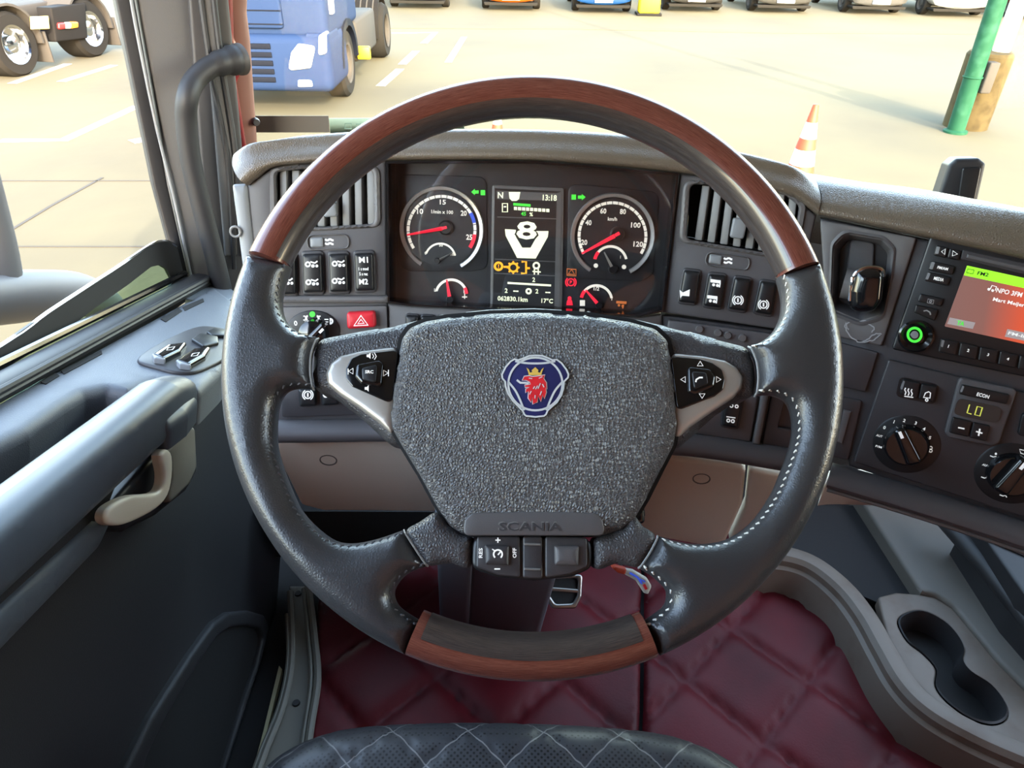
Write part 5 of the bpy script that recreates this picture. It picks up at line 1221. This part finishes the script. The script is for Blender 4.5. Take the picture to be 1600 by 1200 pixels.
# woven grille bars on the box
V = []; Fc = []
for i in range(40):
    a = onz(1528 + i * 5.0, 836 + i * 0.8, 0.203); b = a + A([0.16, -0.13, 0]); g, f, _ = tube_geo([a, b], 0.0022, n=5); k = len(V); V += g; Fc += [tuple(k + j for j in q) for q in f]
gg = mk('grille_mesh', V, Fc, M['dash_dark'], con); gg['kind'] = 'stuff'

# black stand on the dashboard and windscreen sticker
bf = face_frame(ony(1500, 300, 1.0), -20, 12)
bk = thing('dash_bracket', 'black plastic bracket standing on the right of the dashboard top', 'bracket', ony(1500, 330, 1.0))
pslab('bracket_body', bf, [(1458, 330), (1482, 258), (1494, 248), (1530, 247), (1541, 256), (1524, 330)], -0.05, 0.0, M['rubber'], bk, r=0.006, bev=0.006)
pslab('bracket_face', bf, [(1494, 330), (1504, 262), (1534, 261), (1520, 330)], -0.01, 0.003, M['black'], bk, r=0.004, bev=0.002)
stf = FWS.off(0.004)
sk = thing('windscreen_sticker', 'pale green strip sticker low on the windscreen', 'sticker', stf.hit(620, 206))
pslab('dark_band', stf, [(396, 181), (513, 181), (515, 207), (398, 207)], -0.001, 0.001, mat('smoked_band', (64, 60, 55), 0.5), sk)
pslab('sticker_film', stf, [(514, 185), (724, 183), (726, 206), (516, 208)], -0.001, 0.001, mat('sticker_green', (150, 176, 160), 0.5), sk)
Print(stf, 0.0012).line([(539, 193), (549, 193), (549, 201), (539, 201)], 1.6, True).line([(556, 194), (580, 194)], 1.5).line([(556, 199), (576, 199)], 1.5).out('sticker_print', mat('sticker_ink', (110, 140, 126), 0.6), sk)
# ================================================================== YARD
def G(px, py, z=GZ): return onz(px, py, z)
def strip(name, pts, wd, mt, label, cat, z=0.006, group=None):
    P = [A(G(*p)) for p in pts]; V = []; Fc = []
    for i, p in enumerate(P):
        t = nrm(P[min(i + 1, len(P) - 1)] - P[max(i - 1, 0)]); n = A([-t[1], t[0], 0]) * wd / 2
        V += [p + n + A([0, 0, z]), p - n + A([0, 0, z]), p + n, p - n]
    for i in range(len(P) - 1):
        a, b = 4 * i, 4 * i + 4; Fc += [(a, a + 1, b + 1, b), (a + 2, a, b, b + 2), (a + 1, a + 3, b + 3, b + 1)]
    return tag(mk(name, V, Fc, mt, None, smooth=False), label, cat, group)
wl = mat('road_paint', (140, 137, 128), 0.8)
strip('bay_line', [(0, 220), (100, 219), (215, 166)], 0.16, wl, 'white bent bay line beyond the driver window', 'road marking', group='bay lines')
strip('bay_line', [(18, 131), (106, 100)], 0.16, wl, 'white bay line below the left chassis wheels', 'road marking', group='bay lines')
strip('bay_line', [(95, 128), (178, 102)], 0.16, wl, 'short white dash right of the left chassis wheels', 'road marking', group='bay lines')
strip('bay_line', [(205, 222), (226, 218)], 0.2, wl, 'white line end beside the window frame', 'road marking', group='bay lines')
strip('bay_line', [(594, 135), (625, 108)], 0.16, wl, 'white dash nearest the blue truck rear wheel', 'road marking', group='bay lines')
strip('bay_line', [(628, 101), (650, 80)], 0.16, wl, 'middle white dash beside the blue truck', 'road marking', group='bay lines')
strip('bay_line', [(662, 68), (680, 51), (612, 52)], 0.16, wl, 'white bay corner behind the blue truck', 'road marking', group='bay lines')
strip('bay_line', [(700, 98), (725, 58)], 0.14, wl, 'faint white line right of the bay corner', 'road marking', group='bay lines')
tar = mat('tar_joint', (44, 40, 33), 0.9)
strip('tar_joint', [(14, 362), (80, 322), (160, 278)], 0.035, tar, 'dark tar joint slanting below the window view', 'joint')
strip('tar_joint', [(0, 386), (230, 386)], 0.02, tar, 'thin level joint above the lowered pane', 'joint')
strip('tar_joint', [(-20, 283), (240, 283)], 0.02, tar, 'thin level joint across the yard beyond the window', 'joint')
kb = strip('kerb_edge', [(560, 42), (900, 44), (1200, 50), (1600, 52), (1800, 52)], 0.5, mat('kerb_dirt', (72, 64, 42), 0.95), 'worn dusty kerb in front of the parked cars', 'kerb')

def wheel(par, c, r, wd, axis=(0, 1, 0), hub=M['chrome'], name='wheel'):
    ax = nrm(axis); c = A(c)
    o = lathe(name, c, ax, [(r * 0.58, -wd / 2), (r * 0.9, -wd / 2), (r, -wd * 0.36), (r, wd * 0.36), (r * 0.9, wd / 2), (r * 0.58, wd / 2), (r * 0.55, wd * 0.2), (r * 0.3, wd * 0.1), (r * 0.28, wd * 0.3), (0, wd * 0.34)], M['tyre'], par, n=32)
    lathe('wheel_disc', c + ax * wd * 0.02, ax, [(r * 0.6, wd * 0.5), (r * 0.53, wd * 0.46), (r * 0.5, wd * 0.2), (r * 0.32, wd * 0.12), (r * 0.26, wd * 0.36), (r * 0.1, wd * 0.4), (0, wd * 0.4)], hub, o, n=32)
    return o

# ---- blue tractor unit facing us
bx0, bx1, by = -5.15, -2.66, 10.9
bt = thing('truck', 'light blue tractor unit facing the windscreen on the left', 'truck', (-3.9, 12.5, GZ))
blue = mat('truck_blue', (25, 40, 68), 0.7, spec=0.1); blue2 = mat('truck_blue_dark', (10, 14, 24), 0.7, spec=0.1)
TF = Frame((-3.9, by, GZ), (1, 0, 0), (0, 0, 1))            # faces the camera (normal -Y)
def tp(x0, x1, z0, z1, y0, y1, name, mt, r=0.05, bev=0.04):
    return slab(name, TF, rnd([(x0, z0), (x1, z0), (x1, z1), (x0, z1)], r), -y1, -y0, mt, bt, bev=bev)
tp(-1.22, 1.22, 1.0, 3.55, 0.12, 2.2, 'cab', blue, 0.12, 0.1)
tp(-1.24, 1.24, 0.32, 1.08, 0.0, 1.1, 'bumper', blue, 0.14, 0.12)
for i in range(5): tp(-0.62, 0.42, 0.46 + 0.11 * i, 0.53 + 0.11 * i, -0.02, 0.1, 'grille_slot', blue2, 0.01, 0.01)
tp(-0.8, 0.62, 1.15, 1.75, 0.06, 0.3, 'front_flap', blue, 0.05, 0.03)
for i in range(3): tp(-0.8, 0.62, 1.2 + 0.17 * i, 1.215 + 0.17 * i, 0.05, 0.2, 'flap_groove', blue2, 0.004, 0.0)
tp(-1.12, 1.12, 1.95, 2.9, 0.09, 0.3, 'windscreen', M['gloss'], 0.1, 0.03)
for s in (-1, 1):
    o = slab('headlamp', TF, rnd([(s * 0.62, 0.62), (s * 0.95, 0.66), (s * 1.06, 0.95), (s * 0.82, 0.98), (s * 0.7, 0.86)], 0.05), -0.1, 0.035, M['white'], bt, bev=0.03)
    slab('fog_lamp', TF, rnd([(s * 0.72, 0.4), (s * 0.95, 0.41), (s * 0.93, 0.5), (s * 0.74, 0.5)], 0.03), -0.1, 0.02, M['white'], bt, bev=0.02)
    slab('corner_lamp', TF, rnd([(s * 1.08, 0.82), (s * 1.2, 0.86), (s * 1.22, 1.14), (s * 1.12, 1.08)], 0.04), -0.3, 0.03, M['white'], bt, bev=0.02)
    wheel(bt, (-3.9 + s * 1.03, by + 1.38, GZ + 0.5), 0.5, 0.34, (s, 0, 0), M['grey_metal'])
    wheel(bt, (-3.9 + s * 0.95, by + 4.95, GZ + 0.5), 0.5, 0.6, (s, 0, 0), M['grey_metal'])
SFr = Frame((-2.67, 0, GZ), (0, 1, 0), (0, 0, 1))
arc = [(by + 1.38 + 0.62 * math.cos(q), 0.52 + 0.62 * math.sin(q)) for q in np.linspace(math.pi, 0, 13)]
slab('wheel_arch', SFr, arc + [(by + 1.9, 0.52)] + [(by + 1.38 + 0.52 * math.cos(q), 0.52 + 0.52 * math.sin(q)) for q in np.linspace(0, math.pi, 13)], -0.4, 0.02, blue2, bt)
slab('side_step', SFr, rnd([(by + 0.05, 0.4), (by + 0.8, 0.4), (by + 0.75, 1.1), (by + 0.05, 1.1)], 0.05), -0.3, 0.0, blue, bt, bev=0.04)
o = slab('side_marker', SFr, rnd([(by + 0.35, 1.3), (by + 0.55, 1.3), (by + 0.55, 1.9), (by + 0.35, 1.9)], 0.03), -0.1, 0.03, M['trim'], bt, bev=0.02)
boxm('chassis_rail', (-4.3, by + 1.6, GZ + 0.55), (-3.5, by + 5.8, GZ + 0.85), M['char'], bt, 0.02)
for s, xa in ((1, -2.72), (-1, -5.02)):
    boxm('side_skirt', (xa - (0.55 if s > 0 else -0.05), by + 2.3, GZ + 0.35), (xa - (0.0 if s > 0 else -0.6), by + 4.1, GZ + 1.0), M['grey_metal'], bt, 0.06)
    yc = by + 4.95
    rr = [[A([x, yc + r * math.cos(q), GZ + 0.52 + r * math.sin(q)]) for r, x in ((0.6, xa - s * 0.7), (0.62, xa - s * 0.7), (0.62, xa), (0.58, xa))] for q in np.linspace(-0.15, math.pi + 0.15, 18)]
    loft('mudguard', rr, M['char'], bt, closed=True)
    for i in range(5):
        x = xa - s * (0.1 + 0.12 * i)
        tube('mudguard_rib', [A([x, yc + 0.63 * math.cos(q), GZ + 0.52 + 0.63 * math.sin(q)]) for q in np.linspace(0.6, math.pi, 12)], 0.015, M['grey_metal'], bt, n=6)
boxm('yellow_reflector', (-2.72, by + 2.15, GZ + 0.42), (-2.5, by + 2.25, GZ + 0.62), M['yellow'], bt, 0.02)

# ---- rear of a grey tractor chassis far left
ch = thing('truck_chassis', 'rear end of a grey tractor chassis with chrome wheels beyond the side window', 'truck', (-8.6, 14.5, GZ))
w1, w2 = A(G(38, 118)), A(G(152, 88))
dirn = nrm(w2 - w1); nax = nrm([dirn[1], -dirn[0], 0])       # wheel axis towards the camera side
if nax @ (CAM - w1) < 0: nax = -nax
for wc in (w1, w2):
    c = wc + A([0, 0, 0.5]) - nax * 0.2
    wheel(ch, c, 0.52, 0.5, nax, M['chrome'])
    rr = [[c + dirn * (r * math.cos(q)) + A([0, 0, r * math.sin(q)]) + nax * h for r, h in ((0.6, -0.3), (0.64, -0.3), (0.64, 0.27), (0.6, 0.27))] for q in np.linspace(-0.1, math.pi + 0.1, 16)]
    loft('mudguard', rr, M['grey_metal'], ch, closed=True)
    f = c + dirn * 0.7 - A([0, 0, 0.18])
    hexa('mud_flap', [f - nax * 0.25 + A([0, 0, -0.22]), f + nax * 0.27 + A([0, 0, -0.22]), f + nax * 0.27 + dirn * 0.04 + A([0, 0, -0.22]), f - nax * 0.25 + dirn * 0.04 + A([0, 0, -0.22]),
                      f - nax * 0.25 + A([0, 0, 0.3]), f + nax * 0.27 + A([0, 0, 0.3]), f + nax * 0.27 + dirn * 0.04 + A([0, 0, 0.3]), f - nax * 0.25 + dirn * 0.04 + A([0, 0, 0.3])], M['grey_metal'], ch, 0.01)
CF = Frame((w1 + w2) / 2 + nax * 0.12, dirn, (0, 0, 1))
if CF.N @ nax < 0: CF = Frame(CF.P, -dirn, (0, 0, 1))
rpn = pslab('rear_panel', CF, [(80, 12), (134, 4), (138, 60), (88, 66)], -0.3, 0.0, M['char'], ch, r=0.03, bev=0.03)
pslab('tail_lamp', CF, [(92, 36), (103, 35), (103, 45), (93, 46)], 0.0, 0.04, M['tail_red'], ch, r=0.03, bev=0.02)
pslab('tail_lamp', CF, [(103, 35), (111, 34), (112, 45), (103, 45)], 0.0, 0.04, M['white'], ch, r=0.03, bev=0.02)
pslab('tail_lamp', CF, [(111, 34), (123, 34), (123, 43), (112, 45)], 0.0, 0.04, M['tail_amber'], ch, r=0.03, bev=0.02)
pslab('yellow_plate', CF, [(50, 26), (76, 25), (78, 45), (51, 46)], -0.02, 0.02, mat('plate_yellow', (236, 214, 110), 0.5), ch, r=0.01, bev=0.01)
cm = (w1 + w2) / 2 + A([0, 0, 0.75]) - nax * 0.9
hexa('chassis_deck', [cm - dirn * 3 - nax * 0.5, cm + dirn * 1.4 - nax * 0.5, cm + dirn * 1.4 + nax * 0.5, cm - dirn * 3 + nax * 0.5] + [q + A([0, 0, 0.25]) for q in (cm - dirn * 3 - nax * 0.5, cm + dirn * 1.4 - nax * 0.5, cm + dirn * 1.4 + nax * 0.5, cm - dirn * 3 + nax * 0.5)], M['grey_metal'], ch, 0.03)

# ---- row of parked cars
def car(px, py, col, label, wd=1.78, dark=(40, 40, 42), plate='plate_white', van=False):
    p = A(G(px, py + 5)); c = thing('parked_car', label, 'car', (p[0], p[1] + 2.0, GZ), 'cars parked in the far row')
    paint = mat('car_paint', col, 0.6, spec=0.15)
    SF_ = Frame((p[0], p[1], GZ), (0, 1, 0), (0, 0, 1)); W2 = wd / 2
    H = 1.95 if van else 1.45
    body = [(0.0, 0.22), (0.0, 0.55), (0.1, 0.72), (1.0, 0.88), (1.25, 0.92), (4.1, 0.95), (4.2, 0.6), (4.15, 0.25)]
    slab('body', SF_, rnd(body, 0.12), -W2, W2, paint, c, bev=0.2, both=True)
    cab = [(1.0, 0.86), (1.75, H - 0.02), (3.4, H), (4.05, 0.9)]
    slab('cabin', SF_, rnd(cab, 0.1), -W2 + 0.1, W2 - 0.1, M['gloss'], c, bev=0.12, both=True)
    slab('roof', SF_, rnd([(1.75, H - 0.06), (3.4, H - 0.05), (3.4, H + 0.01), (1.75, H + 0.01)], 0.02), -W2 + 0.22, W2 - 0.22, paint, c, bev=0.03, both=True)
    FF = Frame((p[0], p[1] - 0.0, GZ), (1, 0, 0), (0, 0, 1))
    slab('lower_bumper', FF, rnd([(-W2 + 0.1, 0.15), (W2 - 0.1, 0.15), (W2 - 0.06, 0.23), (-W2 + 0.06, 0.23)], 0.04), -0.5, -0.06, M['tyre'], c, bev=0.01)
    slab('grille', FF, rnd([(-0.4, 0.5), (0.4, 0.5), (0.45, 0.66), (-0.45, 0.66)], 0.03), -0.3, 0.015, M['char'], c, bev=0.015)
    slab('number_plate', FF, [(-0.26, 0.3), (0.26, 0.3), (0.26, 0.41), (-0.26, 0.41)], -0.1, 0.03, M[plate], c)
    for s in (-1, 1):
        slab('headlamp', FF, rnd([(s * 0.52, 0.56), (s * 0.8, 0.58), (s * 0.82, 0.7), (s * 0.55, 0.68)], 0.03), -0.4, 0.0, M['white'], c, bev=0.02)
        for y in (0.8, 3.35): wheel(c, (p[0] + s * (W2 - 0.1), p[1] + y, GZ + 0.32), 0.32, 0.22, (s, 0, 0), M['grey_metal'])
    return c
car(510, 8, (44, 44, 47), 'dark grey car at the left end of the far row')
car(652, 10, (22, 26, 34), 'dark car with yellow number plate left of the orange car', plate='yellow')
car(798, 13, (110, 50, 4), 'bright orange car in the far row', wd=1.75)
car(942, 17, (10, 46, 86), 'bright blue car in the far row', wd=1.75)
car(1086, 15, (30, 30, 29), 'grey car directly right of the yellow post')
car(1224, 17, (40, 40, 38), 'mid grey car, second right of the yellow post')
car(1372, 19, (54, 54, 53), 'light grey car left of the white car')
car(1500, 23, (110, 110, 107), 'white car behind the green lamp post', wd=1.85)
car(1640, 28, (80, 40, 26), 'brown car at the right end of the far row')
yp = A(G(1013, 24)); yb = thing('yellow_post', 'yellow box post beside the blue car', 'post', yp)
boxm('post_box', yp + A([-0.3, -0.15, 0.06]), yp + A([0.3, 0.3, 1.1]), M['yellow'], yb, 0.04)
boxm('post_foot', yp + A([-0.36, -0.2, 0.0]), yp + A([0.36, 0.35, 0.07]), M['char'], yb, 0.01)

# ---- lamp post, bollard, marker
bp_ = A(G(1492, 207)); lp_ = thing('lamp_post', 'green painted steel lamp post in the yard', 'lamp post', bp_)
lean = nrm(A([-0.03, 0.0, 1.0]))
lathe('post_shaft', bp_, lean, [(0.0, 0.0), (0.115, 0.0), (0.115, 1.3), (0.108, 2.5), (0.085, 8.0), (0, 8.0)], M['green_post'], lp_, n=24)
lathe('post_collar', bp_ + lean * 0.0, lean, [(0.16, 0.0), (0.16, 0.03), (0.118, 0.05)], M['green_post'], lp_, n=24)
boxm('service_box', bp_ + A([0.1, -0.1, 0.55]), bp_ + A([0.24, 0.06, 0.95]), M['grey_metal'], lp_, 0.02)
tube('cable_pipe', [bp_ + A([0.14, -0.02, 0]), bp_ + A([0.14, -0.02, 0.6])], 0.03, M['white'], lp_, n=10)
tube('post_strap', [bp_ + lean * 0.75 + A([0.12 * math.cos(q), 0.12 * math.sin(q), 0]) for q in np.linspace(0, 2 * math.pi, 17)[:-1]], 0.012, M['green_post'], lp_, closed=True, n=6)
b2 = A(G(1524, 206)) + A([0, 0.3, 0]); bo = thing('bollard', 'thick round concrete bollard beside the lamp post', 'bollard', b2)
lathe('bollard_body', b2, (0, 0, 1), [(0, 0.0), (0.3, 0.0), (0.3, 0.98), (0.27, 1.02), (0, 1.02)], M['concrete'], bo, n=28)
lathe('white_marker', b2 + A([0.16, 0.05, 1.0]), (0, 0, 1), [(0.0, 0.0), (0.11, 0.0), (0.11, 1.5), (0.09, 1.55), (0, 1.55)], M['white'], bo, n=20)
# ---- traffic cones
def cone(base, H, label):
    c = thing('traffic_cone', label, 'traffic cone', base, 'traffic cones'); k = H / 0.75
    r = lambda h: (0.15 - 0.125 * h / 0.75) * k
    bands = [(0.03, 0.22, 'orange'), (0.22, 0.36, 'white'), (0.36, 0.46, 'orange'), (0.46, 0.6, 'white'), (0.6, 0.75, 'orange')]
    for a, b, m_ in bands:
        lathe('cone_band', base, (0, 0, 1), [(r(a), a * k), (r(b), b * k)] + ([(r(b) * 0.6, b * k + 0.004), (0, b * k + 0.004)] if b > 0.7 else []), M[m_], c, n=24)
    boxm('cone_base', A(base) + A([-0.2 * k, -0.2 * k, 0]), A(base) + A([0.2 * k, 0.2 * k, 0.035 * k]), M['orange'], c, 0.01)
cone(A(G(1244, 292)), 0.9, 'orange and white traffic cone beyond the right dash top')
cone(A(G(777, 240)), 0.6, 'traffic cone mostly hidden behind the wheel top')
